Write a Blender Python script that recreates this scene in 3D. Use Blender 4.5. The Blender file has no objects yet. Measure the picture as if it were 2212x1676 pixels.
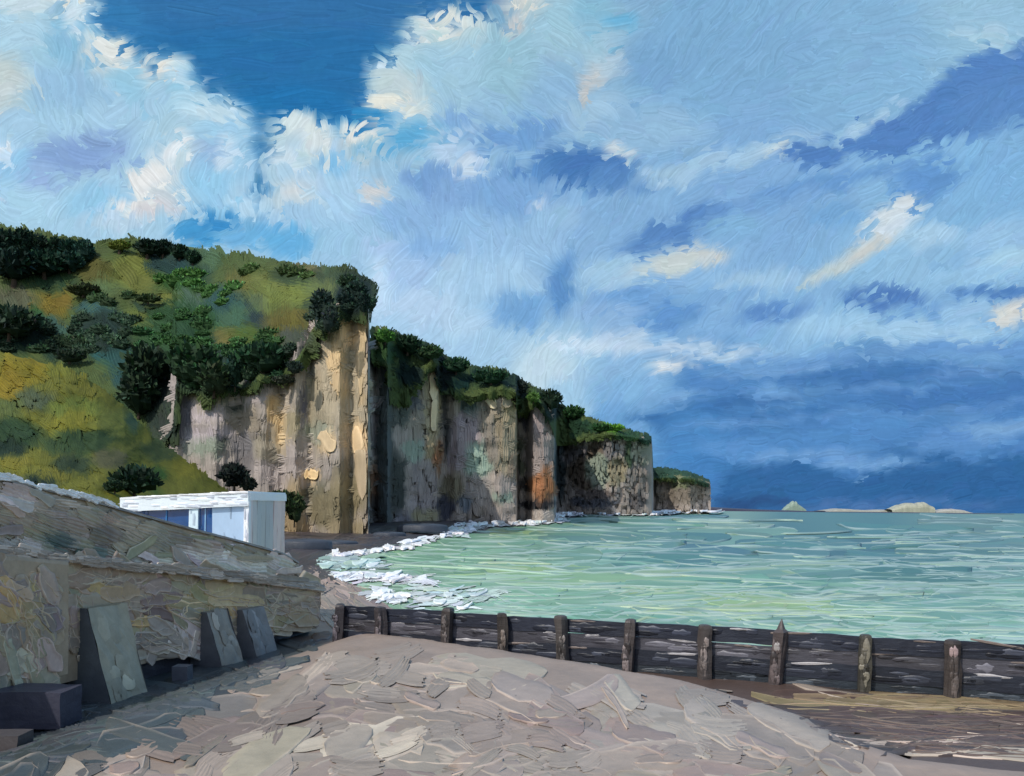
import bpy, math
import numpy as np
from mathutils import Vector

sc = bpy.context.scene
# ------------------------------------------------------------------ camera, sky light, sun, exposure
EYE = 5.2
ROLL = 0.0114
LENS = 32.0
FPX = 1024 * LENS / 36.0
cd = bpy.data.cameras.new("camera")
cam = bpy.data.objects.new("camera", cd)
sc.collection.objects.link(cam)
cam.location = (0, 0, EYE)
cam.rotation_euler = (math.radians(90), -ROLL, 0)
cd.lens = LENS
cd.sensor_width = 36
cd.shift_y = 119 / 1024
cd.clip_start = 0.1
cd.clip_end = 90000
sc.camera = cam

SUN = Vector((-0.46, -0.51, 0.73)).normalized()
w = bpy.data.worlds.new("World")
sc.world = w
w.use_nodes = True
nt = w.node_tree
st = nt.nodes.new("ShaderNodeTexSky")
st.sky_type = 'NISHITA'
st.sun_disc = False
st.sun_elevation = math.asin(SUN.z)
st.sun_rotation = math.atan2(SUN.x, SUN.y)
bg = nt.nodes["Background"]
bg.inputs["Strength"].default_value = 0.15
nt.links.new(st.outputs[0], bg.inputs["Color"])
sl = bpy.data.lights.new("sun", 'SUN')
sl.energy = 2.75
sl.angle = math.radians(0.6)
sl.color = (1.0, 0.95, 0.87)
so = bpy.data.objects.new("sun", sl)
sc.collection.objects.link(so)
so.rotation_euler = SUN.to_track_quat('Z', 'Y').to_euler()
sc.view_settings.view_transform = 'Standard'
sc.view_settings.look = 'None'
sc.view_settings.exposure = 0
sc.view_settings.gamma = 1
sc.view_settings.use_curve_mapping = False
sc.cycles.max_bounces = 5
sc.cycles.diffuse_bounces = 3

# ------------------------------------------------------------------ numbers
rng = np.random.default_rng(7)
S = 1024 / 2212.0          # the working drawing is 2212 units wide
def direction(X, Y):
    cx = (X * S - 512) / FPX
    cy = (507 - Y * S) / FPX
    c, s = math.cos(ROLL), math.sin(ROLL)
    return cx * c - cy * s, cx * s + cy * c
def unproj(X, Y, D):
    dx, dz = direction(np.asarray(X, float), np.asarray(Y, float))
    D = np.asarray(D, float)
    return np.stack([dx * D, D + 0 * dx, EYE + dz * D], -1)
def lin(c):
    c = np.asarray(c, float) / 255.0
    return np.where(c <= 0.04045, c / 12.92, ((c + 0.055) / 1.055) ** 2.4)
def sstep(a, b, x):
    t = np.clip((x - a) / (b - a), 0, 1)
    return t * t * (3 - 2 * t)
_tab = np.random.default_rng(3).random((256, 256))
def noise(x, y, seed=0):
    x = np.asarray(x, float) + seed * 17.31
    y = np.asarray(y, float) + seed * 7.77
    xi = np.floor(x).astype(int); yi = np.floor(y).astype(int)
    fx = x - xi; fy = y - yi
    fx = fx * fx * (3 - 2 * fx); fy = fy * fy * (3 - 2 * fy)
    g = lambda i, j: _tab[i & 255, j & 255]
    return ((g(xi, yi) * (1 - fx) + g(xi + 1, yi) * fx) * (1 - fy) + (g(xi, yi + 1) * (1 - fx) + g(xi + 1, yi + 1) * fx) * fy) * 2 - 1
def fbm(x, y, seed=0, o=3):
    r = 0; a = 1.0
    for k in range(o):
        r = r + a * noise(x * 2 ** k, y * 2 ** k, seed + k); a *= 0.5
    return r / 1.6

# ------------------------------------------------------------------ colour fields (which pigment / plant / rock lies where, plus painted shade in cliff gaps)
class Field:
    def __init__(s, x0, y0, x1, y1, base, step=3.0, wob=10, seed=0):
        s.x0, s.y0, s.step = x0, y0, step
        s.X, s.Y = np.meshgrid(np.arange(x0, x1, step), np.arange(y0, y1, step))
        s.WX = s.X + wob * fbm(s.X / 40, s.Y / 40, seed + 1) + wob * .6 * noise(s.X / 11, s.Y / 11, seed + 9)
        s.WY = s.Y + wob * fbm(s.X / 40, s.Y / 40, seed + 5) + wob * .6 * noise(s.X / 11, s.Y / 11, seed + 13)
        s.C = np.zeros(s.X.shape + (3,)) + np.asarray(base, float)
    def grad(s, pts):
        """soft inverse-distance base from control points (x, y, colour)"""
        num = 0; den = 0
        for x, y, c in pts:
            k = 1 / (((s.X - x) ** 2 + (s.Y - y) ** 2) / 1e4 + .3) ** 2
            num = num + k[..., None] * np.asarray(c, float); den = den + k
        s.C = num / den[..., None]
    def e(s, x, y, rx, ry, c, ang=0, soft=.35, mix=1.0):
        a = math.radians(ang)
        dx, dy = s.WX - x, s.WY - y
        u = (dx * math.cos(a) + dy * math.sin(a)) / rx
        v = (-dx * math.sin(a) + dy * math.cos(a)) / ry
        r = np.sqrt(u * u + v * v)
        m = (1 - sstep(1 - soft, 1 + soft, r)) * mix
        s.C = s.C * (1 - m[..., None]) + np.asarray(c, float) * m[..., None]
    def p(s, pts, c, mix=1.0):
        inside = np.zeros(s.X.shape, bool)
        n = len(pts)
        for i in range(n):
            xa, ya = pts[i]; xb, yb = pts[(i + 1) % n]
            if ya == yb: continue
            t = ((ya > s.WY) != (yb > s.WY)) & (s.WX < (xb - xa) * (s.WY - ya) / (yb - ya) + xa)
            inside ^= t
        s.C[inside] = s.C[inside] * (1 - mix) + np.asarray(c, float) * mix
        return inside
    def at(s, X, Y, mirror=False):
        i = (np.asarray(X, float) - s.x0) / s.step
        j = (np.asarray(Y, float) - s.y0) / s.step
        ny, nx = s.X.shape
        if mirror:
            i = np.mod(i, 2 * nx); i = np.where(i >= nx, 2 * nx - 1 - i, i)
            j = np.mod(j, 2 * ny); j = np.where(j >= ny, 2 * ny - 1 - j, j)
        i = np.clip(i.astype(int), 0, nx - 1); j = np.clip(j.astype(int), 0, ny - 1)
        return s.C[j, i]
def in_poly(X, Y, pts):
    inside = np.zeros(np.shape(X), bool)
    n = len(pts)
    for i in range(n):
        xa, ya = pts[i]; xb, yb = pts[(i + 1) % n]
        if ya == yb: continue
        inside ^= ((ya > Y) != (yb > Y)) & (X < (xb - xa) * (Y - ya) / (yb - ya) + xa)
    return inside

# ------------------------------------------------------------------ mesh buffers
def backs(P, steps):
    rows = []
    for dy, dz in steps:
        k = (P[:, 1] + dy) / P[:, 1]
        rows.append(np.stack([P[:, 0] * k, P[:, 1] + dy, P[:, 2] + dz], -1))
    return np.stack(rows, 1)
class Buf:
    def __init__(s):
        s.v, s.q, s.c, s.sm, s.n = [], [], [], [], 0
    def add(s, V, Q, C, smooth=False):
        V = np.asarray(V, float).reshape(-1, 3)
        Q = np.asarray(Q, int).reshape(-1, 4)
        C = np.asarray(C, float)
        if C.ndim == 1: C = np.tile(C, (len(V), 1))
        s.v.append(V); s.q.append(Q + s.n); s.c.append(C.reshape(-1, 3)); s.sm.append(np.full(len(Q), smooth)); s.n += len(V)
    def mesh(s, name):
        V = np.concatenate(s.v); Q = np.concatenate(s.q); C = np.concatenate(s.c); sm = np.concatenate(s.sm)
        m = bpy.data.meshes.new(name)
        m.vertices.add(len(V)); m.vertices.foreach_set("co", V.astype(np.float32).ravel())
        m.loops.add(Q.size); m.loops.foreach_set("vertex_index", Q.astype(np.int32).ravel())
        m.polygons.add(len(Q)); m.polygons.foreach_set("loop_start", np.arange(0, Q.size, 4, dtype=np.int32))
        m.polygons.foreach_set("loop_total", np.full(len(Q), 4, dtype=np.int32))
        m.polygons.foreach_set("use_smooth", sm)
        m.update(calc_edges=True)
        a = m.color_attributes.new("pigment", 'FLOAT_COLOR', 'POINT')
        a.data.foreach_set("color", np.concatenate([np.clip(C, 0, 1), np.ones((len(C), 1))], 1).astype(np.float32).ravel())
        return m
    def build(s, name, mat, parent=None, loc=None, **props):
        m = s.mesh(name)
        if loc is not None:
            m.transform(__import__('mathutils').Matrix.Translation(-Vector(loc)))
        m.materials.append(mat)
        o = bpy.data.objects.new(name, m)
        sc.collection.objects.link(o)
        if parent is not None:
            o.parent = parent
            o.location = Vector(loc if loc is not None else (0, 0, 0)) - parent.location
        elif loc is not None:
            o.location = loc
        for k, v in props.items(): o[k] = v
        return o
def thing(name, loc, label, cat, group=None):
    o = bpy.data.objects.new(name, None)
    sc.collection.objects.link(o)
    o.location = loc; o.empty_display_size = .3
    o["label"] = label; o["category"] = cat
    if group: o["group"] = group
    return o

def gridquads(nu, nv):
    i = np.arange(nu * nv).reshape(nu, nv)
    return np.stack([i[:-1, :-1], i[1:, :-1], i[1:, 1:], i[:-1, 1:]], -1).reshape(-1, 4)

def calm(c, k=.2):
    g_ = c.mean(-1, keepdims=True); return c * (1 - k) + g_ * k
def brush(buf, cx, cy, ang, L, Wd, col, F, K=1.0, curv=0.0, nb=6, ns=3, tint=.07, relief=.5, order=None, offdir=(0, -1, 0),
          step=.02, field=None, fmix=.35, ragged=.35, mirror=False):
    """bristle strokes: each is nb narrow ribbons laid side by side on the surface F(X, Y) -> world"""
    N = len(cx)
    if N == 0: return
    cx, cy, ang, L, Wd = [np.broadcast_to(np.asarray(a, float), (N,)) for a in (cx, cy, ang, L, Wd)]
    curv = np.broadcast_to(np.asarray(curv, float), (N,))
    i = np.linspace(-1, 1, ns + 1)
    b = np.linspace(-1, 1, nb + 1)
    sh = (N, nb, ns + 1, 2)
    e0 = 1 - ragged * rng.random((N, nb)); e1 = 1 - ragged * rng.random((N, nb))
    A = np.where(i[None, None, :] < 0, i[None, None, :] * e0[..., None], i[None, None, :] * e1[..., None])
    A = np.broadcast_to(A[..., None], sh)
    B = np.stack([b[:-1], b[1:]], -1)[None, :, None, :] * 1.0
    B = np.broadcast_to(B, sh) * (1 - .3 * np.abs(A) ** 3)
    hl = (L / 2)[:, None, None, None]; hw = (Wd / 2)[:, None, None, None]
    x = A * hl; y = B * hw + curv[:, None, None, None] * (A * A - .33) * hl
    ca = np.cos(ang)[:, None, None, None]; sa = np.sin(ang)[:, None, None, None]
    X = cx[:, None, None, None] + x * ca - y * sa
    Y = cy[:, None, None, None] + x * sa + y * ca
    P = F(X, Y)
    D = P[..., 1:2]
    k = (np.arange(N) / max(N, 1)) if order is None else order
    side = np.array([0., 1.])[None, None, None, :]
    flip = (np.arange(nb) % 2)[None, :, None, None]
    h = np.abs(side - flip) * relief
    off = (step * k)[:, None, None, None] * np.ones(sh) + 0
    P = P + np.asarray(offdir, float) * (off[..., None] * np.abs(D) + h[..., None] * np.abs(D) / FPX)
    T = 1 + tint * rng.standard_normal((N, nb))
    C = np.broadcast_to(col[:, None, None, None, :], sh + (3,))
    if field is not None:
        C = C * (1 - fmix) + field.at(X, Y, mirror) * fmix if not mirror else C * (1 - fmix) + field.at(X, Y, True) * fmix
    C = lin(np.clip(C, 0, 255)) / K * T[:, :, None, None, None]
    n1 = 2 * (ns + 1)
    q = gridquads(ns + 1, 2)
    Q = (np.arange(N * nb) * n1)[:, None, None] + q[None]
    buf.add(P.reshape(-1, 3), Q, C.reshape(-1, 3), False)

def knife(buf, cx, cy, ang, L, Wd, col, F, K=1.0, curv=0.0, lip=1.6, film=.5, step=.003, offdir=(0, 0, 1), tint=.05, lipc=1.12, na=9,
          rough=.18, order=None, scale=1.0, lipside=None, stepD=0., lipmix=None, maxspread=9.):
    """palette-knife strokes: a thin slab with an uneven outline, streaks along it and a raised rim on one side"""
    N = len(cx)
    if N == 0: return
    cx, cy, ang, L, Wd = [np.broadcast_to(np.asarray(a, float), (N,)) for a in (cx, cy, ang, L, Wd)]
    curv = np.broadcast_to(np.asarray(curv, float), (N,))
    a = np.sin(np.linspace(-1, 1, na) * math.pi / 2)
    b = np.array([-1.07, -1, -.55, -.1, .4, .78, .94, 1.0, 1.08])
    hb = np.array([-.8, film, film * .9, film * .7, film, film * 1.3, lip, lip * .85, -.8])
    nbv = len(b)
    sh = (N, na, nbv)
    n1 = rng.standard_normal((N, na)) * rough; n2 = rng.standard_normal((N, na)) * rough
    sk_ = rng.uniform(-.45, .45, (N, 1))
    prof = (1 - np.abs(a) ** rng.uniform(3, 16, (N, 1))) ** .7 * (1 + sk_ * a) * (1 + .14 * np.sin(a * rng.uniform(2, 6, (N, 1)) + rng.uniform(0, 6, (N, 1))))
    prof = np.clip(prof, .04, 1)
    Bp = b[None, None, :] * prof[:, :, None]
    Bp = Bp * (1 + np.where(b[None, None, :] > 0, n1[:, :, None], n2[:, :, None]))
    ls = np.sign(rng.random(N) - .35) if lipside is None else np.full(N, lipside)
    Bp = Bp * ls[:, None, None]
    A = a[None, :, None] * (1 + .04 * rng.standard_normal((N, na, 1)))
    A = np.broadcast_to(A, sh)
    hl = (L / 2)[:, None, None]; hw = (Wd / 2)[:, None, None]
    x = A * hl; y = Bp * hw + curv[:, None, None] * (A * A - .33) * hl
    ca = np.cos(ang)[:, None, None]; sa = np.sin(ang)[:, None, None]
    X = cx[:, None, None] + x * ca - y * sa
    Y = cy[:, None, None] + x * sa + y * ca
    P = F(X, Y)
    D = np.abs(P[..., 1:2])
    k = (np.arange(N) / max(N, 1)) if order is None else order
    keep = (D.max((1, 2, 3)) / D.min((1, 2, 3)) < maxspread)
    H = np.broadcast_to(hb[None, None, :], sh).copy()
    H[:, 0, :] = -.8; H[:, -1, :] = np.where(hb > 0, lip * .6, -.8)
    H = H * np.where(H > film * 1.4, rng.uniform(.3, 1.3, (N, na, 1)), 1)
    tilt = rng.uniform(-.4, .4, (N, 1, 1)) * np.broadcast_to(b[None, None, :], sh) * film
    P = P + np.asarray(offdir, float) * ((step * k)[:, None, None, None] + stepD * k[:, None, None, None] * D + ((H + tilt)[..., None]) * scale * D / FPX)
    T = 1 + tint * rng.standard_normal((N, 1, nbv)) + tint * .5 * rng.standard_normal((N, na, 1))
    T = T * np.where(hb > film * 1.4, lipc, 1)[None, None, :]  # raised rims painted lighter: ridge highlights put into the colour
    C = lin(np.clip(col, 0, 255))[:, None, None, :] / K * T[..., None]
    if lipmix is not None:
        lm = np.where(hb > film * 1.4, lipmix[1], 0)[None, None, :, None] * rng.uniform(0, 1.3, (N, na, 1, 1)).clip(0, 1)
        C = C * (1 - lm) + lin(np.array(lipmix[0], float)) / K * lm
    q = gridquads(na, nbv)
    P, C = P[keep], C[keep]; N = int(keep.sum())
    if N == 0: return
    Q = (np.arange(N) * na * nbv)[:, None, None] + q[None]
    buf.add(P.reshape(-1, 3), Q, C.reshape(-1, 3), True)

# ------------------------------------------------------------------ materials
def paint_mat(name, rough=.5, spec=.4, bump=.3, scale=6.0, stretch=(1, 1, 1), var=.10, detail=6, dist=.02, emit=False):
    m = bpy.data.materials.new(name)
    m.use_nodes = True
    t = m.node_tree; N = t.nodes; Lk = t.links
    for n in list(N): N.remove(n)
    out = N.new("ShaderNodeOutputMaterial")
    at = N.new("ShaderNodeAttribute"); at.attribute_name = "pigment"
    co = N.new("ShaderNodeTexCoord"); mp = N.new("ShaderNodeMapping")
    mp.inputs["Scale"].default_value = tuple(scale * s for s in stretch)
    Lk.new(co.outputs["Object"], mp.inputs[0])
    nz = N.new("ShaderNodeTexNoise"); nz.inputs["Scale"].default_value = 1; nz.inputs["Detail"].default_value = detail
    nz.inputs["Roughness"].default_value = .65
    Lk.new(mp.outputs[0], nz.inputs[0])
    mr = N.new("ShaderNodeMapRange"); mr.inputs[1].default_value = .3; mr.inputs[2].default_value = .7
    mr.inputs[3].default_value = 1 - var; mr.inputs[4].default_value = 1 + var
    Lk.new(nz.outputs[0], mr.inputs[0])
    mul = N.new("ShaderNodeVectorMath"); mul.operation = 'SCALE'
    Lk.new(at.outputs["Color"], mul.inputs[0]); Lk.new(mr.outputs[0], mul.inputs["Scale"])
    if emit:
        em = N.new("ShaderNodeEmission"); Lk.new(mul.outputs[0], em.inputs[0]); Lk.new(em.outputs[0], out.inputs[0])
        m.cycles.emission_sampling = 'NONE'
        return m
    b = N.new("ShaderNodeBsdfPrincipled")
    Lk.new(mul.outputs[0], b.inputs["Base Color"])
    b.inputs["Roughness"].default_value = rough
    b.inputs["Specular IOR Level"].default_value = spec
    bp = N.new("ShaderNodeBump"); bp.inputs["Strength"].default_value = bump; bp.inputs["Distance"].default_value = dist
    Lk.new(nz.outputs[0], bp.inputs["Height"]); Lk.new(bp.outputs[0], b.inputs["Normal"])
    Lk.new(b.outputs[0], out.inputs[0])
    return m

M_sky = paint_mat("sky_light", emit=True, scale=.02, stretch=(1, 1, 1), var=.05)
M_beach = paint_mat("shingle", rough=.42, spec=.35, bump=.5, scale=3.0, dist=.05, var=.10)
M_sea = paint_mat("sea_water", rough=.35, spec=.25, bump=.35, scale=.5, stretch=(.35, 1, 1), dist=.12, var=.08)
M_foam = paint_mat("foam", rough=.55, spec=.3, bump=.5, scale=1.2, dist=.1, var=.06)
M_hill = paint_mat("hill_plants", rough=.75, spec=.12, bump=.4, scale=.7, stretch=(1, 1, .35), dist=.3, var=.08)
M_cliff = paint_mat("chalk_rock", rough=.7, spec=.15, bump=.35, scale=.6, stretch=(1.6, 1.6, .3), dist=.5, var=.12)
M_wall = paint_mat("weathered_concrete", rough=.45, spec=.4, bump=.5, scale=3.5, dist=.04, var=.14)
M_timber = paint_mat("wet_timber", rough=.38, spec=.35, bump=.6, scale=5, stretch=(.5, .5, 2.2), dist=.03, var=.22)
M_white = paint_mat("white_gloss_paint", rough=.35, spec=.5, bump=.4, scale=5, stretch=(1, 1, .4), dist=.02, var=.06)
M_glass = paint_mat("blue_glass", rough=.15, spec=.6, bump=.2, scale=2, dist=.02, var=.15)
M_rock = paint_mat("dark_rock", rough=.5, spec=.3, bump=.5, scale=.8, dist=.2, var=.15)
M_bark = paint_mat("bark", rough=.8, spec=.1, bump=.5, scale=2, dist=.1)

def crown(buf, c, r, col, n=150, seed=0, up=.55, blade=.36):
    n = int(n * 2.1)
    r_ = np.random.default_rng(seed)
    # uneven body
    th = np.linspace(0, 2 * math.pi, 17); ph = np.linspace(.02, math.pi - .02, 10)
    T_, H_ = np.meshgrid(th, ph, indexing='ij')
    d = np.stack([np.cos(T_) * np.sin(H_), np.sin(T_) * np.sin(H_), np.cos(H_)], -1)
    k = .72 + .30 * noise(d[..., 0] * 3.5 + seed, d[..., 2] * 3.5 + d[..., 1] * 2, seed)
    k[-1] = k[0]
    V = np.asarray(c) + d * k[..., None] * np.asarray(r)
    cb_ = lin(np.asarray(col, float)) * (1 + .25 * noise(d[..., 0] * 4, d[..., 2] * 4, seed + 4))[..., None]
    buf.add(V, gridquads(17, 10), cb_.reshape(-1, 3), False)
    # tapered leafy sprays through and beyond the body
    dd_ = r_.standard_normal((n, 3)); dd_ /= np.linalg.norm(dd_, axis=1)[:, None]
    dd_[:, 2] = np.abs(dd_[:, 2]) * r_.choice([1, 1, 1, -.5], n)
    root = np.asarray(c) + dd_ * np.asarray(r) * r_.uniform(.55, .92, (n, 1))
    dirn = dd_ * .7 + np.array([0, 0, up]) + .45 * r_.standard_normal((n, 3)); dirn /= np.linalg.norm(dirn, axis=1)[:, None]
    sz = float(np.mean(r)) * blade
    side = np.cross(dirn, r_.standard_normal((n, 3))); side /= np.linalg.norm(side, axis=1)[:, None]
    L_ = sz * r_.uniform(.5, 1.1, (n, 1)); Wd = sz * r_.uniform(.16, .34, (n, 1))
    p0 = root - side * Wd; p1 = root + side * Wd; p2 = root + dirn * L_ * .6 + side * Wd * .9; p3 = root + dirn * L_ * .6 - side * Wd * .9
    p4 = root + dirn * L_ + side * Wd * .15; p5 = root + dirn * L_ - side * Wd * .15
    V = np.stack([p0, p1, p2, p3, p4, p5], 1)
    Q = (np.arange(n) * 6)[:, None, None] + np.array([[0, 1, 2, 3], [3, 2, 4, 5]])[None]
    cc = lin(np.asarray(col, float)) * r_.uniform(.8, 2.9, (n, 1)) ** 1.0 * (1 + .1 * r_.standard_normal((n, 3)))
    buf.add(V.reshape(-1, 3), Q, np.repeat(cc, 6, 0), False)
# ================================================================== SKY
sky = Field(-100, -40, 2320, 1130, (140, 184, 220), wob=14)
sky.grad([(60, 60, (165, 203, 222)), (60, 330, (160, 200, 226)), (300, 420, (165, 203, 228)), (650, 450, (155, 198, 228)), (900, 300, (160, 198, 222)),
          (1200, 80, (160, 196, 214)), (1200, 280, (140, 182, 216)), (1500, 120, (125, 172, 210)), (1800, 150, (132, 178, 214)), (2100, 60, (150, 192, 218)),
          (1000, 480, (145, 188, 226)), (1250, 560, (135, 178, 218)), (1600, 450, (128, 172, 216)), (2050, 430, (130, 180, 220)), (950, 650, (168, 204, 232)),
          (1500, 640, (138, 182, 222)), (1900, 620, (145, 190, 224)), (1200, 820, (170, 206, 230)), (1350, 800, (140, 184, 222)), (1700, 740, (140, 186, 224)),
          (2100, 740, (130, 178, 220)), (1300, 920, (110, 162, 210)), (1500, 860, (82, 134, 190)), (1800, 860, (76, 128, 184)), (2150, 850, (72, 124, 182)),
          (1500, 980, (72, 130, 190)), (1800, 950, (82, 134, 194)), (2100, 960, (84, 136, 194)), (1900, 1060, (56, 106, 160)), (1600, 1050, (58, 108, 162))])
sky.p([(205, -60), (1105, -60), (1095, 50), (1010, 68), (940, 85), (880, 120), (872, 160), (822, 178), (815, 232), (780, 268), (840, 292), (700, 296), (640, 330), (600, 372),
       (596, 450), (600, 505), (560, 505), (570, 420), (572, 330), (545, 285), (490, 262), (436, 236), (436, 168), (395, 165), (330, 185), (318, 140),
       (262, 124), (244, 80), (212, 50)], (44, 112, 168))
sky.e(650, 60, 420, 60, (56, 114, 168), soft=.5, mix=.8)
sky.e(300, 90, 80, 40, (60, 132, 186), 30, mix=.5)
sky.e(640, 270, 160, 40, (38, 116, 176), soft=.5, mix=.8)
for a in [
    (130, 15, 80, 32, (208, 214, 208)), (60, 110, 90, 60, (172, 208, 228)), (205, 140, 55, 50, (140, 190, 220)), (55, 225, 60, 55, (195, 210, 212)), (15, 270, 40, 40, (202, 208, 208)),
    (270, 172, 48, 42, (204, 210, 208)), (318, 225, 40, 40, (150, 198, 224)), (385, 200, 52, 40, (160, 202, 224)), (385, 196, 42, 24, (214, 212, 206), -20), (190, 235, 70, 45, (150, 192, 222)),
    (430, 250, 30, 50, (150, 200, 226)), (100, 330, 100, 40, (165, 204, 230)), (205, 375, 115, 38, (134, 166, 212), -10), (50, 400, 70, 45, (150, 198, 232), -20), (40, 375, 50, 16, (205, 222, 235), -25),
    (140, 425, 40, 28, (150, 182, 222)), (440, 295, 90, 45, (170, 206, 226), -30), (520, 330, 62, 60, (158, 202, 230)), (470, 370, 60, 30, (150, 185, 222)), (400, 385, 70, 34, (190, 214, 226), -30),
    (375, 440, 62, 40, (208, 214, 214), -15), (350, 490, 70, 18, (216, 206, 204), -18), (250, 470, 70, 34, (150, 200, 232)), (110, 480, 80, 40, (168, 208, 232)), (300, 510, 60, 18, (185, 212, 232)),
    (500, 430, 62, 42, (150, 202, 234)), (545, 445, 28, 32, (170, 208, 234)), (455, 530, 46, 30, (70, 150, 205)), (500, 500, 40, 20, (60, 140, 200)), (560, 540, 70, 26, (110, 176, 220)), (640, 545, 60, 34, (105, 176, 224)),
    (665, 330, 62, 44, (188, 212, 222)), (640, 395, 62, 36, (175, 208, 228)), (700, 400, 70, 60, (172, 206, 230)), (650, 455, 62, 28, (190, 210, 222), -10), (660, 440, 30, 12, (212, 212, 210)), (742, 390, 36, 20, (130, 188, 228)),
    (795, 345, 44, 44, (205, 208, 204)), (835, 340, 34, 24, (190, 206, 210)), (770, 460, 70, 50, (168, 206, 234)), (820, 445, 24, 24, (212, 206, 202)), (660, 500, 70, 20, (160, 200, 230)),
    (890, 340, 110, 26, (96, 170, 214), -10), (810, 296, 60, 10, (52, 140, 196)), (960, 120, 90, 42, (180, 208, 216)), (990, 95, 60, 28, (206, 214, 210)), (905, 185, 80, 34, (176, 208, 222)),
    (1000, 200, 110, 54, (160, 200, 222)), (870, 232, 54, 26, (190, 210, 216)), (862, 266, 74, 17, (218, 216, 206)), (985, 345, 60, 26, (178, 206, 232)), (1000, 388, 52, 26, (196, 216, 234), -8), (1100, 180, 60, 80, (150, 192, 212)),
    (1150, 30, 62, 60, (204, 204, 196)), (1105, 110, 22, 26, (208, 202, 196)), (1220, 100, 84, 60, (156, 196, 216)), (1275, 60, 50, 60, (136, 186, 212)), (1330, 110, 34, 18, (110, 178, 216)), (1300, 185, 46, 34, (172, 198, 216)),
    (1270, 215, 26, 34, (190, 196, 200), 30), (1240, 290, 90, 26, (160, 196, 222), -14), (1390, 190, 60, 60, (122, 168, 208)), (1370, 45, 60, 40, (130, 172, 206)), (1600, 160, 150, 70, (126, 172, 210)),
    (1110, 330, 110, 30, (112, 158, 208), -14), (1000, 300, 46, 16, (130, 172, 216)), (945, 420, 70, 28, (118, 160, 210)), (900, 500, 90, 34, (140, 182, 224)), (1010, 450, 90, 40, (130, 170, 216)),
    (1180, 400, 110, 30, (92, 140, 196), -8), (1262, 388, 92, 36, (74, 122, 182), 6), (1330, 425, 90, 24, (90, 138, 194), 5), (1326, 362, 30, 13, (216, 216, 212), 18), (1110, 460, 90, 40, (124, 168, 214)),
    (1400, 320, 110, 40, (146, 186, 218)), (1560, 380, 210, 22, (160, 196, 224), -14), (1420, 415, 60, 18, (160, 196, 222)), (1600, 470, 160, 24, (118, 164, 212), -14), (1450, 520, 110, 34, (88, 134, 192), -16),
    (1340, 490, 70, 30, (130, 174, 214)), (1560, 520, 80, 30, (130, 178, 218)), (1390, 545, 60, 14, (92, 138, 194), -20), (1190, 500, 50, 26, (150, 190, 224)), (1160, 470, 16, 9, (200, 212, 224)), (1210, 640, 30, 70, (96, 146, 200), 10),
    (1130, 560, 90, 44, (150, 190, 226)), (1080, 640, 80, 60, (164, 202, 232)), (1120, 690, 60, 36, (118, 168, 216)), (1330, 610, 90, 34, (160, 198, 226), -10), (1440, 592, 90, 22, (202, 206, 200), -10), (1500, 575, 50, 14, (205, 204, 198)),
    (1350, 662, 80, 24, (112, 160, 212), -8), (1300, 700, 90, 24, (140, 180, 220)), (1600, 630, 100, 20, (158, 196, 226)), (1430, 700, 70, 30, (100, 150, 206), -12), (1500, 660, 100, 16, (126, 172, 216)), (1560, 725, 90, 24, (130, 176, 220)),
    (1905, 485, 56, 24, (216, 218, 216), -18), (1890, 520, 44, 24, (210, 218, 222), -20), (1950, 540, 70, 26, (165, 202, 228)), (1830, 560, 60, 16, (206, 204, 196), -24), (1760, 610, 60, 16, (190, 206, 210), -22), (1760, 500, 60, 26, (118, 168, 214)),
    (2120, 400, 90, 60, (128, 178, 220)), (2110, 540, 100, 30, (150, 192, 226), -8), (2130, 590, 90, 24, (165, 204, 230), -4), (2060, 620, 120, 16, (150, 194, 228)), (1640, 690, 70, 20, (96, 142, 200)), (1870, 662, 84, 22, (82, 126, 188), 4),
    (1960, 690, 60, 16, (112, 160, 212)), (2120, 650, 120, 13, (84, 130, 190), -2), (2040, 692, 60, 20, (150, 192, 226)), (2155, 686, 60, 22, (218, 212, 202), -12), (1760, 720, 100, 26, (156, 198, 230)), (1950, 735, 180, 20, (160, 200, 230)),
    (1240, 762, 90, 16, (206, 220, 230)), (1330, 740, 60, 16, (180, 206, 230)), (1420, 765, 110, 12, (190, 212, 232)), (1430, 803, 54, 9, (226, 224, 220), 4), (1560, 780, 90, 10, (190, 214, 234), -2), (1165, 815, 56, 50, (190, 216, 232)),
    (830, 640, 34, 60, (198, 218, 234)), (850, 560, 40, 16, (170, 200, 236)), (900, 610, 50, 50, (164, 198, 234)), (920, 680, 70, 30, (178, 208, 236)), (1000, 720, 50, 30, (176, 208, 234)), (940, 560, 60, 24, (136, 180, 226)),
    (1230, 870, 50, 30, (160, 200, 228), 30), (1350, 850, 90, 24, (130, 178, 220), -12), (1700, 790, 200, 14, (112, 160, 210), -1), (2060, 770, 200, 14, (104, 152, 206)), (1560, 838, 110, 24, (84, 136, 194)), (1650, 870, 60, 22, (112, 160, 210)),
    (1850, 820, 240, 26, (70, 120, 178)), (1450, 905, 110, 13, (60, 110, 166), -6), (1600, 875, 120, 10, (62, 112, 170), -4), (1480, 930, 70, 40, (76, 134, 192)), (1680, 905, 120, 18, (66, 118, 176), -4), (2020, 870, 190, 34, (72, 122, 182)),
    (1580, 975, 90, 26, (92, 146, 204), 8), (1750, 960, 140, 24, (84, 138, 196)), (1860, 930, 90, 20, (86, 140, 198)), (2080, 940, 70, 22, (108, 156, 208)), (2190, 925, 50, 18, (114, 162, 214)), (1990, 960, 70, 22, (94, 144, 200)), (1860, 1000, 150, 14, (106, 154, 206), 2)]:
    ck = a[4]
    if ck[0] > 196: ck = (ck[0] * .965, ck[1] * 1.01, ck[2] * 1.05)
    sky.e(*a[:4], ck, ang=a[5] if len(a) > 5 else 0, soft=.4)
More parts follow.
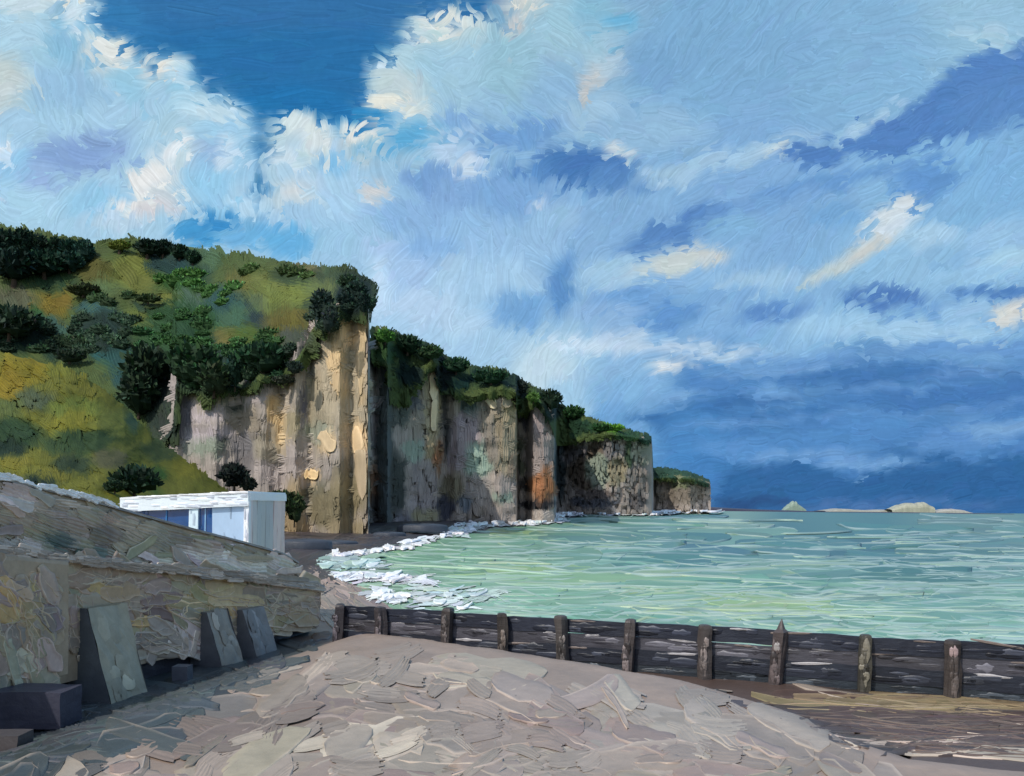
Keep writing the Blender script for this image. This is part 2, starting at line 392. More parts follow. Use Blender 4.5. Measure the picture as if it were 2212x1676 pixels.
for a in [(225, 60, 26, 34, (190, 214, 226)), (95, 60, 50, 26, (190, 212, 222)), (280, 150, 40, 22, (214, 220, 218)), (392, 182, 34, 14, (222, 222, 216)), (418, 205, 18, 24, (176, 208, 226)), (480, 275, 40, 16, (186, 212, 226), -20),
          (530, 285, 34, 16, (186, 212, 228)), (405, 350, 44, 12, (214, 224, 230), -24), (360, 420, 44, 20, (222, 226, 226), -20), (320, 470, 40, 12, (222, 224, 224), -20), (520, 370, 20, 30, (190, 214, 234), 20), (655, 308, 34, 16, (204, 220, 224)),
          (700, 330, 26, 34, (206, 218, 222)), (640, 375, 36, 14, (196, 216, 228)), (790, 325, 34, 12, (220, 222, 218)), (955, 90, 44, 14, (216, 222, 220)), (905, 125, 30, 14, (196, 216, 226)), (845, 190, 24, 14, (190, 212, 226)), (840, 258, 44, 10, (226, 226, 216)),
          (1135, 20, 34, 30, (214, 216, 210)), (20, 345, 40, 12, (212, 224, 234), -24), (150, 15, 50, 14, (220, 222, 214)), (205, 100, 16, 22, (196, 216, 228)), (560, 480, 40, 16, (176, 210, 234)), (30, 430, 30, 12, (196, 214, 232), -20)]:
    sky.e(a[0], a[1], a[2] * 1.15, a[3] * 1.15, tuple(min(240, q * 1.035) for q in a[4]), ang=a[5] if len(a) > 5 else 0, soft=.3)
sky.p([(2320, 90), (2205, 104), (2130, 148), (2070, 158), (2010, 188), (1980, 236), (1900, 270), (1830, 310), (1770, 330), (1700, 350), (1622, 364), (1690, 392), (1770, 392), (1800, 366), (1900, 372),
       (1950, 346), (2040, 330), (2110, 290), (2320, 300)], (86, 132, 192))
sky.e(2120, 260, 110, 60, (94, 140, 196), -15, mix=.7)
sky.e(1960, 420, 70, 40, (100, 150, 206), -10)
sky.e(2085, 130, 70, 16, (170, 204, 226), 10)
sky.e(1850, 300, 60, 13, (165, 200, 226), -28); sky.e(1650, 360, 40, 8, (200, 216, 224), -26)
sky.e(1780, 420, 170, 14, (106, 154, 206), -12)
sky.p([(1528, 1130), (1530, 1060), (1560, 1015), (1690, 1000), (1780, 1032), (1900, 1020), (1985, 980), (2060, 1002), (2140, 985), (2320, 950), (2320, 1130)], (54, 105, 160))
for a in [(1650, 812, 160, 7, (120, 164, 212)), (1880, 850, 150, 8, (98, 146, 200)), (1560, 922, 110, 8, (104, 152, 206)), (1760, 905, 130, 7, (96, 146, 202)), (2080, 815, 130, 8, (104, 150, 204)), (1990, 905, 120, 7, (98, 146, 200)), (2150, 880, 90, 7, (100, 148, 202)),
          (1700, 985, 110, 7, (118, 164, 212)), (1850, 1004, 110, 6, (120, 166, 212)), (2110, 935, 70, 9, (126, 170, 214)), (1440, 860, 60, 8, (120, 166, 212))]:
    sky.e(*a, ang=-3, soft=.45)
sky.e(2000, 1050, 200, 30, (50, 100, 154), mix=.7); sky.e(1850, 1088, 260, 8, (78, 118, 172)); sky.e(1600, 1084, 80, 12, (48, 84, 132))

for _ in range(1):
    C0 = np.pad(sky.C, ((2, 2), (2, 2), (0, 0)), mode='edge'); h_, w_ = sky.C.shape[:2]
    sky.C = sum(C0[a:a + h_, b:b + w_] for a in range(5) for b in range(5)) / 25
YP = 8000.0
def F_sky(X, Y): return unproj(X, Y, YP)
sb = Buf()
# the far dome: goes on round the sides and overhead in the same broken cloud
az = np.radians(np.linspace(-88, 88, 130)); el = np.radians(np.linspace(-2, 70, 70))
AZ, EL = np.meshgrid(az, el, indexing='ij')
Pd = np.stack([np.sin(AZ) * np.cos(EL), np.cos(AZ) * np.cos(EL), np.sin(EL)], -1) * 30000
Cd = lin(sky.at(1106 + AZ * 1950, 1095 - EL * 1950, True)) 
sb.add(Pd, gridquads(len(az), len(el)), Cd)
def sky_strokes(N, Lr, Wr, box, seed, ptint=.03):
    X = rng.uniform(box[0], box[2], N); Y = rng.uniform(box[1], box[3], N)
    out = (X < -60) | (X > 2270) | (Y < -60)
    c = sky.at(X, Y, True)
    blue = (c[:, 0] < 66) & (Y < 520)
    th = 1.9 * noise(X / 170, Y / 150, seed) + .9 * noise(X / 60, Y / 60, seed + 3) - .45
    th = np.where(X > 1250, th * .4 - .22, th)
    th = np.where((Y > 760) & (X > 1400), th * .35, th)
    th = np.where(blue, .12 * rng.standard_normal(N), th)
    L = rng.uniform(*Lr, N) * np.where(blue, 1.7, 1) * np.where(out, 2.0, 1)
    Wd = rng.uniform(*Wr, N) * np.where(out, 1.8, 1)
    cur = rng.uniform(-.3, .5, N) * np.where(blue, .1, 1) 
    c = c * (1 + ptint * rng.standard_normal((N, 1))) + 3.0 * rng.standard_normal((N, 3))
    return X, Y, th, L, Wd, cur, c
skyorder = []
for (N, Lr, Wr, sd, nb) in [(2600, (110, 200), (60, 90), 2, 10), (4800, (60, 120), (28, 48), 5, 9), (8000, (32, 74), (13, 28), 9, 7)]:
    box = (-1000, -700, 3200, 1110) if sd < 9 else (-40, -40, 2260, 1110)
    X, Y, th, L, Wd, cur, c = sky_strokes(N, Lr, Wr, box, sd, .03 if sd < 9 else .035)
    skyorder.append((X, Y, th, L, Wd, cur, c, nb))
base = 0.0
for X, Y, th, L, Wd, cur, c, nb in skyorder:
    N = len(X)
    edge = np.abs(sky.at(X + 14, Y) - sky.at(X - 14, Y)).sum(-1) + np.abs(sky.at(X, Y + 14) - sky.at(X, Y - 14)).sum(-1)
    sc_ = np.where(edge > 50, .6, 1.0)
    brush(sb, X, Y, th, L * sc_, Wd * sc_, c, F_sky, curv=cur, nb=nb, ns=4, tint=.045, relief=0, step=1, order=base + np.arange(N) / N * .02, field=sky, fmix=.8, mirror=True, ragged=.28)
    base += .02
sb.build("sky", M_sky, kind="structure")

# ================================================================== GROUND SHAPE
W0 = np.array([-11.8, 21.0]); WD = np.array([3.95, 16.0]); WN = np.array([0.971, -0.240])
WL = float(np.hypot(*WD))
def wallpt(t, w, z):
    t = np.asarray(t, float); w = np.asarray(w, float)
    return np.stack([W0[0] + WD[0] * t + WN[0] * w, W0[1] + WD[1] * t + WN[1] * w, np.asarray(z, float) + 0 * t + 0 * w], -1)
def wall_w(x, y): return (x - W0[0]) * WN[0] + (y - W0[1]) * WN[1]
crest = np.array([(-9.0, 34.2), (-7.4, 33.2), (-5.9, 32.3), (-3.2, 30.2), (-0.1, 27.7), (3.6, 24.1), (5.1, 22.1), (5.75, 20.3), (6.3, 17.8), (6.9, 16.1), (8.7, 15.4), (14, 13.5), (40, 6)])
def seapoint(X, Y):
    dx, dz = direction(float(X), float(Y)); D = min((EYE + .3) / max(-dz, 1e-4), 3000.)
    return (float(dx * D), float(D))
shore = np.array([(900, 6000), (140, 2500)] + [seapoint(*p) for p in [(1205, 1128), (1150, 1133), (1100, 1135), (1040, 1139), (1010, 1147), (940, 1161), (870, 1178), (840, 1185), (770, 1196), (705, 1206), (690, 1218), (720, 1236), (770, 1262), (800, 1290), (860, 1316)]] +
                 [(-4.0, 44.0), (3, 38.5), (14, 33.5), (40, 24), (400, -100)])
seapoly = [tuple(p) for p in shore] + [(6000, -100), (6000, 9000)]
def sd_shore(x, y):
    best = np.full(np.shape(x), 1e9)
    for (xa, ya), (xb, yb) in zip(shore[:-1], shore[1:]):
        dx, dy = xb - xa, yb - ya
        t = np.clip(((x - xa) * dx + (y - ya) * dy) / (dx * dx + dy * dy), 0, 1)
        best = np.minimum(best, np.hypot(x - xa - t * dx, y - ya - t * dy))
    return np.where(in_poly(x, y, seapoly), -best, best)
def sdist(x, y, L):
    best = np.full(np.shape(x), 1e9)
    for (xa, ya), (xb, yb) in zip(L[:-1], L[1:]):
        dx, dy = xb - xa, yb - ya
        t = np.clip(((x - xa) * dx + (y - ya) * dy) / (dx * dx + dy * dy), 0, 1)
        best = np.minimum(best, np.hypot(x - xa - t * dx, y - ya - t * dy))
    yc = np.interp(x, L[:, 0], L[:, 1])
    return np.where(y < yc, best, -best)
def ground_z(x, y):
    sh = sd_shore(x, y)
    far = sstep(60, 120, y)
    zb = np.clip(-.3 + .06 * sh, -1.2, 0.02)
    zb = zb + sstep(37, 42, y) * np.clip(.02 * sh, 0, .4) * (1 - far)
    s = sdist(x, y, crest)
    zm = np.where(s > 0, .90 - .010 * s, .90 + .42 * s)
    zm = np.where(np.abs(s) < .5, zm - .06 * (1 - np.abs(s) / .5), zm)
    ww = wall_w(x, y)
    zm = np.where(zm > 0, zm * sstep(1.0, 4.8, ww), zm)
    z = np.maximum(zb, zm)
    nz = .07 * fbm(x / 2.2, y / 3.2, 21) + .03 * noise(x / .7, y / 1.1, 22)
    return z + nz * sstep(-.15, .5, z + .2)
def F_ground(X, Y):
    dx, dz = direction(X, np.maximum(Y, 1112))
    D = (EYE - .5) / np.maximum(-dz, 1e-4)
    for _ in range(14):
        z = ground_z(dx * D, D)
        D = .45 * D + .55 * np.minimum((EYE - z) / np.maximum(-dz, 1e-4), 5000)
    return np.stack([dx * D, D, ground_z(dx * D, D)], -1)

g = Buf()
ys = np.concatenate([np.linspace(2, 12, 14), 1 / np.linspace(1 / 12., 1 / 60., 260), 60 * (240 / 60.) ** np.linspace(.02, 1, 40)])
ks = np.linspace(-1.35, 1.35, 300)
KK, YY = np.meshgrid(ks, ys, indexing='ij')
XX = KK * np.maximum(YY, 9)
beachf = Field(-100, 1100, 2320, 1700, (152, 141, 135), wob=12, seed=4)
for a in [(900, 1420, 200, 30, (168, 152, 144), 8), (740, 1380, 50, 30, (166, 146, 138), -30), (700, 1440, 80, 30, (176, 162, 152), -10), (800, 1470, 110, 40, (150, 140, 134)), (1150, 1430, 90, 30, (158, 148, 134)), (1050, 1450, 60, 30, (170, 162, 148)),
          (1250, 1470, 140, 40, (162, 150, 142), 15), (1400, 1500, 120, 40, (156, 146, 142), 20), (560, 1510, 110, 30, (150, 134, 128), -10), (700, 1540, 120, 40, (132, 118, 114), -6), (450, 1580, 150, 40, (124, 108, 104), -12),
          (900, 1540, 140, 40, (142, 128, 122)), (1150, 1560, 160, 50, (146, 128, 124)), (1320, 1600, 160, 40, (150, 130, 126)), (1500, 1560, 140, 50, (152, 146, 140), 20), (1700, 1560, 120, 26, (172, 158, 150), 28), (1800, 1620, 160, 40, (150, 142, 138), 20),
          (1650, 1620, 120, 50, (144, 134, 130)), (1560, 1640, 140, 30, (138, 126, 122)), (2080, 1650, 180, 34, (158, 150, 146), 6), (750, 1610, 240, 14, (196, 188, 172), 4), (480, 1650, 160, 34, (160, 144, 136), -12), (250, 1640, 160, 30, (136, 116, 110)), (1000, 1650, 240, 24, (150, 140, 132)),
          (560, 1640, 50, 18, (160, 150, 134), -20), (900, 1600, 100, 12, (190, 178, 164), 10), (1250, 1410, 120, 12, (150, 140, 118), 16), (760, 1270, 60, 50, (150, 132, 130), 30), (700, 1240, 50, 30, (160, 142, 140)), (800, 1300, 80, 20, (132, 124, 126)), (100, 1650, 150, 30, (120, 102, 98))]:
    beachf.e(*a[:5], ang=a[5] if len(a) > 5 else 0)
shadef = np.array([64., 74., 82.])  # dark tone of the wall's shade, painted on the ground
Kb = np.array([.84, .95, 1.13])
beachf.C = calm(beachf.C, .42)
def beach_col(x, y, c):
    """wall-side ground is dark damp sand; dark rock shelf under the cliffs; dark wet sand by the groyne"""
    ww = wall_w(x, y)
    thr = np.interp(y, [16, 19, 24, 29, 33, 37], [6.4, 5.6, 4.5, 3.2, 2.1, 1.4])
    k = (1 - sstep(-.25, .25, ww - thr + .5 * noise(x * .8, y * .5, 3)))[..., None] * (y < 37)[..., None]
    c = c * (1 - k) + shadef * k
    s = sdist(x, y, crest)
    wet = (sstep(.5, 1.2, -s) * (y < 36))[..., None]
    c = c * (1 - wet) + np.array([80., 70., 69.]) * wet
    shelf = sstep(95, 110, y)[..., None]
    c = c * (1 - shelf) + np.array([58., 58., 66.]) * shelf
    return c
gz = ground_z(XX, YY)
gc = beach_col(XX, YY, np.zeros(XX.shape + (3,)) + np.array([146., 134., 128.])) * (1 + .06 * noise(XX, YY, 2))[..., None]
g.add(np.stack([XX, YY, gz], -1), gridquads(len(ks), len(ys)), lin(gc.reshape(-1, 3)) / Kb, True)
def ground_strokes(N, box, L, Wd, angf, lip, film, seed, jit=.05, rough=.12, region=None, colf=None, lipc=1.15, aj=.22, obase=0., mxs=1.3, lm=.42):
    X = rng.uniform(box[0], box[2], N); Y = rng.uniform(box[1], box[3], N)
    o = np.argsort(Y + rng.normal(0, 40, N)); X = X[o]; Y = Y[o]
    if region is not None:
        m = region(X, Y); X = X[m]; Y = Y[m]
    P = F_ground(X, Y)
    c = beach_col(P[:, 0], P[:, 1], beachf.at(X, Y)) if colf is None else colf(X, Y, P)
    n = len(X)
    c = c * (1 + jit * rng.standard_normal((n, 1))) + 1.5 * rng.standard_normal((n, 3))
    persp = np.clip((Y - 1095) / 420, .12, 1.3)
    knife(g, X, Y, angf(X, Y) + aj * rng.standard_normal(n), rng.uniform(*L, n) * persp, rng.uniform(*Wd, n) * persp, c, F_ground, K=Kb, curv=rng.uniform(-.15, .15, n),
          lip=lip, film=film, step=0, stepD=.0011, order=obase + rng.permutation(n) / max(n, 1), rough=rough, lipc=lipc, lipmix=((198, 188, 180), lm), maxspread=mxs)
crestpx = [(620, 1350), (690, 1358), (742, 1348), (900, 1372), (1100, 1392), (1300, 1428), (1400, 1445), (1560, 1478), (1650, 1505), (1800, 1565), (1905, 1612), (2050, 1625), (2330, 1640), (2330, 1800), (-200, 1800), (-200, 1680), (0, 1660), (210, 1615), (360, 1560), (500, 1510), (630, 1440)]
ang_b = lambda X, Y: np.where(X < 650, -.30, np.interp(X, [650, 1100, 1500, 1900, 2212], [-.25, .12, .38, .42, .15])) + .35 * noise(X / 150, Y / 70, 4)
inmound = lambda X, Y: in_poly(X, Y, crestpx)
ground_strokes(420, (-150, 1340, 2330, 1760), (150, 320), (50, 96), ang_b, 1.1, .24, 1, region=inmound, jit=.022)
ground_strokes(200, (-150, 1340, 2330, 1760), (90, 210), (24, 54), ang_b, 1.3, .26, 2, region=inmound, obase=1, jit=.035)
ground_strokes(50, (-150, 1340, 2330, 1760), (50, 120), (10, 20), ang_b, 1.5, .4, 3, jit=.09, region=inmound, obase=1.6)
Nb = 340
Xb = rng.uniform(-150, 2330, Nb); Yb = rng.uniform(1345, 1760, Nb); mb = in_poly(Xb, Yb - 16, crestpx) & (F_ground(Xb, Yb - 16)[:, 1] / F_ground(Xb, Yb + 16)[:, 1] < 1.22) & (Xb < 1650); Xb, Yb = Xb[mb], Yb[mb]; Nb = len(Xb)
Pb = F_ground(Xb, Yb)
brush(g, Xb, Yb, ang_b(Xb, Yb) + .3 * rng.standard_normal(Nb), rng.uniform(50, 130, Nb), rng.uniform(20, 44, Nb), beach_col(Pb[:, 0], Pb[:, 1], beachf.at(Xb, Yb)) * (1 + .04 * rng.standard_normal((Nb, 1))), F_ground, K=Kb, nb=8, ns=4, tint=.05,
      relief=.35, step=.002, order=.2 + 1.2 * rng.random(Nb), offdir=(0, 0, 1), curv=rng.uniform(-.2, .2, Nb), ragged=.25)
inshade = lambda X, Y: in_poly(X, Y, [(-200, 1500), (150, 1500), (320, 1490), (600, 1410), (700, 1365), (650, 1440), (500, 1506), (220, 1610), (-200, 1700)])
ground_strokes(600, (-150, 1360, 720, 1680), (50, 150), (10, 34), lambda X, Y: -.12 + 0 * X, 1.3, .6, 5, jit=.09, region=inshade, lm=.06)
wetp = [(1640, 1500), (2330, 1500), (2330, 1640), (1960, 1618), (1890, 1600), (1800, 1560)]
def wetcol(X, Y, P):
    c = np.zeros((len(X), 3)) + np.array([82., 72., 71.])
    tan = (np.abs(Y - (1512 + (X > 1750) * 8)) < 12)
    c[tan] = (126, 116, 94)
    r = rng.random(len(X))
    c[(r > .93) & ~tan] = (178, 170, 165)  # a few pale strokes painted as highlights on the wet sand
    c[(r < .25) & ~tan] = (72, 64, 66)
    return c
ground_strokes(230, (1600, 1498, 2330, 1640), (160, 380), (10, 24), lambda X, Y: .04 + 0 * X, 1.3, .3, 6, region=lambda X, Y: in_poly(X, Y, wetp), colf=wetcol, rough=.1, aj=.03, lm=.15)
ground_strokes(260, (640, 1195, 880, 1325), (60, 200), (16, 40), lambda X, Y: .6 + 0 * X, .8, .3, 7, jit=.06, mxs=9., lm=.1)
ground_strokes(420, (560, 1140, 1100, 1200), (700, 2400), (120, 300), lambda X, Y: -.12 + 0 * X, 1.0, .5, 8, jit=.12, colf=lambda X, Y, P: np.zeros((len(X), 3)) + np.array([54., 53., 62.]), mxs=9., lm=.05)
g.build("beach", M_beach, kind="structure")

# ================================================================== SEA
ZS = -.3
def F_sea(X, Y):
    dx, dz = direction(X, Y)
    D = np.minimum((EYE - ZS) / np.maximum(-dz, 1e-5), 7600)
    return np.stack([dx * D, D, ZS + 0 * D], -1)
seaf = Field(600, 1080, 2400, 1480, (134, 182, 168), step=3, wob=8, seed=8)
seaf.grad([(1200, 1110, (128, 170, 158)), (1600, 1115, (142, 178, 162)), (2100, 1115, (146, 178, 158)), (1300, 1150, (94, 148, 142)), (1700, 1150, (72, 122, 132)), (2100, 1150, (74, 120, 132)), (1100, 1170, (122, 178, 160)), (1500, 1190, (68, 128, 136)),
           (1900, 1190, (70, 124, 134)), (2150, 1200, (100, 146, 150)), (950, 1210, (134, 186, 164)), (1250, 1220, (104, 166, 158)), (1600, 1240, (104, 160, 152)), (2000, 1230, (78, 132, 138)), (1000, 1260, (142, 190, 168)), (1300, 1270, (138, 190, 164)),
           (1700, 1280, (138, 186, 162)), (2100, 1270, (122, 170, 164)), (1200, 1300, (122, 184, 164)), (1500, 1310, (140, 190, 158)), (1900, 1320, (146, 190, 164)), (1400, 1345, (118, 176, 162)), (1700, 1350, (140, 188, 166)), (2150, 1330, (142, 190, 176)), (1900, 1375, (132, 188, 176)), (2200, 1380, (128, 190, 186))])
for a in [(1170, 1165, 90, 12, (154, 192, 140)), (1080, 1220, 90, 10, (150, 190, 146)), (1520, 1245, 120, 10, (150, 190, 152)), (1500, 1305, 110, 22, (158, 194, 140)), (1680, 1320, 90, 18, (166, 200, 142)), (1300, 1262, 90, 8, (160, 200, 150)), (2000, 1215, 80, 6, (150, 186, 160))]:
    seaf.e(*a)
s_ = Buf()
sy = np.concatenate([[-80, 0], np.linspace(20, 60, 30), 60 * (8200 / 60.) ** np.linspace(.01, 1, 70)])
sx = np.linspace(-1.6, 1.6, 60)
KK, YY = np.meshgrid(sx, sy, indexing='ij'); XX = KK * np.maximum(YY, 120)
Xp = (XX / np.maximum(YY, 1) * FPX + 512) / S; Yp = (507 + (EYE - ZS) / np.maximum(YY, 1) * FPX) / S
Ks = np.array([1.12, 1.26, 1.60])
s_.add(np.stack([XX, YY, ZS + 0 * XX], -1), gridquads(len(sx), len(sy)), lin(seaf.at(Xp, Yp).reshape(-1, 3)) / Ks)
def sea_strokes(N, L, Wd, lip, jit, lipc, ytop=1106, pale=0, ob=0.):
    X = rng.uniform(650, 2400, N); u = rng.random(N) ** .8
    Y = ytop + (1430 - ytop) * u + (X - 1106) * .010
    P = F_sea(X, Y)
    m = sd_shore(P[:, 0], P[:, 1]) < -.3
    X, Y = X[m], Y[m]; n = len(X)
    o = np.argsort(Y + rng.normal(0, 12, n)); X, Y = X[o], Y[o]
    c = seaf.at(X, Y) * (1 + jit * rng.standard_normal((n, 1))) + 3 * rng.standard_normal((n, 3))
    c = c * (1 - pale) + np.array([206., 234., 240.]) * pale
    persp = np.clip((Y - 1085) / 170, .25, 1.5)
    knife(s_, X, Y, .012 + .04 * rng.standard_normal(n), rng.uniform(*L, n) * (.5 + .5 * persp), rng.uniform(*Wd, n) * persp, c, F_sea, K=Ks, curv=rng.uniform(-.04, .04, n), lip=lip, film=.3,
          step=0, stepD=.0010, order=ob + rng.permutation(n) / n, rough=.14, lipc=1.06, tint=.03, na=11, lipside=None, lipmix=((206, 232, 246), lipc))
sea_strokes(360, (220, 480), (26, 50), 1.5, .04, .7)
sea_strokes(170, (130, 340), (12, 24), 1.1, .05, .75, ob=.5)
sea_strokes(150, (80, 330), (3, 5), .8, .02, .4, pale=.5, ob=.9)
s_.build("sea", M_sea, kind="structure")

# foam: the broken white edge of the swash and the surf below the cliffs
f_ = Buf()
def foam(N, pts, spread, L, Wd, col=(238, 240, 238), h=1.8, a=-.08):
    pts = np.array(pts, float)
    t = rng.uniform(0, len(pts) - 1, N)
    i = np.minimum(t.astype(int), len(pts) - 2); fr = t - i
    c = pts[i] * (1 - fr)[:, None] + pts[i + 1] * fr[:, None]
    X = c[:, 0] + rng.normal(0, spread * 1.5, N); Y = c[:, 1] + rng.normal(0, spread, N) * 1.0
    col = np.asarray(col, float) + rng.normal(-8, 18, (N, 1)) + rng.normal(0, 4, (N, 3))
    def FF(X_, Y_):
        P = F_sea(X_, np.maximum(Y_, 1098 + (X_ - 1106) * .0114 + 2)).copy(); P[..., 2] += .05; return P
    nb_ = int(N * 1.6); ii = rng.integers(0, N, nb_)
    brush(f_, X[ii] + rng.normal(0, 9, nb_), Y[ii] + rng.normal(0, spread * .6, nb_), a + .14 * rng.standard_normal(nb_), rng.uniform(*L, nb_) * 1.25, rng.uniform(*Wd, nb_) * .8, col[ii] * rng.uniform(.82, 1.0, (nb_, 1)), FF, K=.84, curv=rng.uniform(-.3, .5, nb_),
          nb=3, ns=3, tint=.05, relief=.12, step=.0006, order=2.6 + rng.permutation(nb_) / nb_, offdir=(0, 0, 1), ragged=.7)
    kn = rng.random(N) < .3
    N = int(kn.sum()); X, Y, col = X[kn], Y[kn], col[kn]
    knife(f_, X, Y, a + .12 * rng.standard_normal(N), rng.uniform(*L, N) * .9, rng.uniform(*Wd, N) * .8, col, FF, K=.86, lip=h * .5, film=h * .15, step=.0, stepD=.0012, order=2.2 + rng.permutation(N) / N, rough=.3, lipc=1.08, na=8, tint=.08, curv=rng.uniform(-.3, .3, N))
foam(36, [(700, 1205), (760, 1200), (820, 1192), (870, 1184)], 2, (14, 36), (4, 9))
foam(38, [(870, 1184), (930, 1168), (1000, 1150), (1030, 1140)], 2.5, (12, 30), (4, 9))
foam(26, [(980, 1152), (1000, 1142), (1015, 1134)], 5, (12, 26), (5, 10))
foam(56, [(1030, 1139), (1090, 1136), (1150, 1134), (1200, 1130), (1212, 1118)], 1.6, (12, 26), (3, 7))
foam(10, [(1125, 1132), (1160, 1130)], 2, (14, 22), (5, 9), h=3)
foam(56, [(1200, 1117), (1240, 1114), (1330, 1114), (1405, 1114), (1450, 1110), (1560, 1109)], .8, (16, 34), (2, 4))
foam(14, [(1200, 1114), (1240, 1112)], 2, (14, 30), (4, 8), h=3)
foam(40, [(700, 1218), (760, 1224), (830, 1218)], 6, (24, 60), (6, 12), (176, 196, 190), .9)
foam(44, [(735, 1246), (800, 1252), (860, 1255), (930, 1262)], 6, (18, 54), (5, 11), (238, 240, 238), 2.2)
foam(44, [(800, 1286), (850, 1294), (930, 1300), (1010, 1306)], 6, (20, 60), (5, 12), (238, 241, 238), 2.2)
foam(22, [(900, 1275), (1000, 1285), (1100, 1290)], 5, (30, 70), (4, 8), (206, 222, 214))
f_.build("sea_foam", M_foam, kind="stuff", label="white surf and foam along the water's edge")

# ================================================================== CLIFFS AND HILLS
# cliff foot in plan as (drawing x, distance), with the top of the bare rock at each place
cl = np.array([  # x, d, y of rock top, y of skyline above it
    (330, 182, 975, 540), (374, 175, 950, 538), (385, 174, 808, 538), (410, 174, 830, 540), (470, 170, 848, 552), (520, 172, 842, 560), (565, 166, 820, 566), (610, 168, 812, 572), (640, 162, 790, 576),
    (672, 165, 720, 580), (700, 160, 690, 586), (735, 158, 664, 594), (760, 161, 668, 602), (796, 156, 668, 610), (799, 246, 735, 714), (812, 255, 780, 712), (838, 252, 790, 716),
    (850, 272, 860, 724), (872, 278, 880, 728), (905, 282, 830, 742), (932, 286, 778, 752), (946, 287, 790, 760), (950, 296, 850, 768), (962, 298, 850, 775), (985, 296, 848, 786), (1010, 297, 860, 796),
    (1050, 298, 852, 800), (1085, 296, 842, 806), (1116, 298, 850, 818), (1119, 314, 890, 826), (1136, 316, 885, 832), (1152, 304, 862, 846), (1175, 303, 880, 850), (1198, 306, 940, 862), (1202, 640, 960, 868),
    (1225, 660, 960, 880), (1262, 640, 948, 900), (1320, 630, 940, 920), (1370, 640, 946, 934), (1408, 650, 954, 942), (1411, 1080, 1034, 1010), (1440, 1090, 1032, 1012), (1490, 1060, 1034, 1022), (1530, 1080, 1046, 1038)])
xs = np.linspace(330, 1530, 620)
def D_cliff(X):
    return np.interp(X, cl[:, 0], cl[:, 1])
def rocktop(X): return np.interp(X, cl[:, 0], cl[:, 2])
def skyl(X): return np.interp(X, cl[:, 0], cl[:, 3])
def relief(X, Y, D):
    return D * (.004 * noise(X / 34, Y / 240, 41) + .0016 * noise(X / 9, Y / 60, 42) + .002 * noise(X / 30, Y / 18, 43))
def F_cliff(X, Y):
    D = D_cliff(X); D = D + relief(X, Y, D) + (1100 - Y) * D * .00004
    return unproj(X, Y, D)
clf = Field(300, 580, 1560, 1230, (124, 115, 106), wob=7, seed=12)
cc4 = lambda x, y: (x * .375, 466.6 + y * .375)
def e4(F_, x, y, rx, ry, c, ang=0, soft=.25): X, Y = cc4(x, y); F_.e(X, Y, rx * .375, ry * .375, c, ang, soft)
cc6 = lambda x, y: (864.3 + x * .3126, 734.7 + y * .3126)
def e6(F_, x, y, rx, ry, c, ang=0, soft=.2): X, Y = cc6(x, y); F_.e(X, Y, rx * .3126, ry * .3126, c, ang, soft)
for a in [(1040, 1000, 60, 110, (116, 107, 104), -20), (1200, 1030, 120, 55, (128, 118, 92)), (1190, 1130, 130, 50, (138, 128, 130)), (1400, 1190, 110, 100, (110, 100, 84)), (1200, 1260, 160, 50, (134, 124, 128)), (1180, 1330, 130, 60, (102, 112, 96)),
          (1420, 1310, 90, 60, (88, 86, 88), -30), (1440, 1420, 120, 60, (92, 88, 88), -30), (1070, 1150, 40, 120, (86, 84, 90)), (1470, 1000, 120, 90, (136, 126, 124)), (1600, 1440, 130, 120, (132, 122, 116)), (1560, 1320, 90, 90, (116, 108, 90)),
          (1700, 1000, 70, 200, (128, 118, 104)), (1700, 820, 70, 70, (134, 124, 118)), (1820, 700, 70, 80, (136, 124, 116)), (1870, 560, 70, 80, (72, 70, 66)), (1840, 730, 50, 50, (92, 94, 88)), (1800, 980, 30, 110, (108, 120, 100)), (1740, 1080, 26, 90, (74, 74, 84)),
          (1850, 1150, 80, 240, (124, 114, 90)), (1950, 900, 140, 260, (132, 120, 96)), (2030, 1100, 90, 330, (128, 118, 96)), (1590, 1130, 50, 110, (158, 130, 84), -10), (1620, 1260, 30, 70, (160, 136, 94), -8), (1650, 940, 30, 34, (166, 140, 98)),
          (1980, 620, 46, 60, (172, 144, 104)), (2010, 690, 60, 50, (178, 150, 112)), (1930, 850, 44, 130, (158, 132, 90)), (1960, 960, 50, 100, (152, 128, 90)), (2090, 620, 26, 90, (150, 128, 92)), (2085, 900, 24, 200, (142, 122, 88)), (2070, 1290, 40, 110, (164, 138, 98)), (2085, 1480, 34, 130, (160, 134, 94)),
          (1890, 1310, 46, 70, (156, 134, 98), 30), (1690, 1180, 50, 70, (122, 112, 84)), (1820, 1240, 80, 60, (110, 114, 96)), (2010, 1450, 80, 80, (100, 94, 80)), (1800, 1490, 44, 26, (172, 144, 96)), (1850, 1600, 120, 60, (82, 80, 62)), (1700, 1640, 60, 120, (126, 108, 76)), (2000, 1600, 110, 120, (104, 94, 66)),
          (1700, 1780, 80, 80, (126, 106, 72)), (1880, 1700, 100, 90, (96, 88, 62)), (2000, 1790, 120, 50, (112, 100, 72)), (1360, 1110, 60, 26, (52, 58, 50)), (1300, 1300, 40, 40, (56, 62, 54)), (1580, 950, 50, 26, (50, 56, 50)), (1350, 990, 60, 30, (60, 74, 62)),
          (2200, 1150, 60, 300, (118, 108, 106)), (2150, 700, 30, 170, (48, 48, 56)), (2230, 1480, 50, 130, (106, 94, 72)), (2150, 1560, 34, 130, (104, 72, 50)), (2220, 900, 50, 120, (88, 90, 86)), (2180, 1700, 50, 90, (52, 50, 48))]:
    e4(clf, *a)
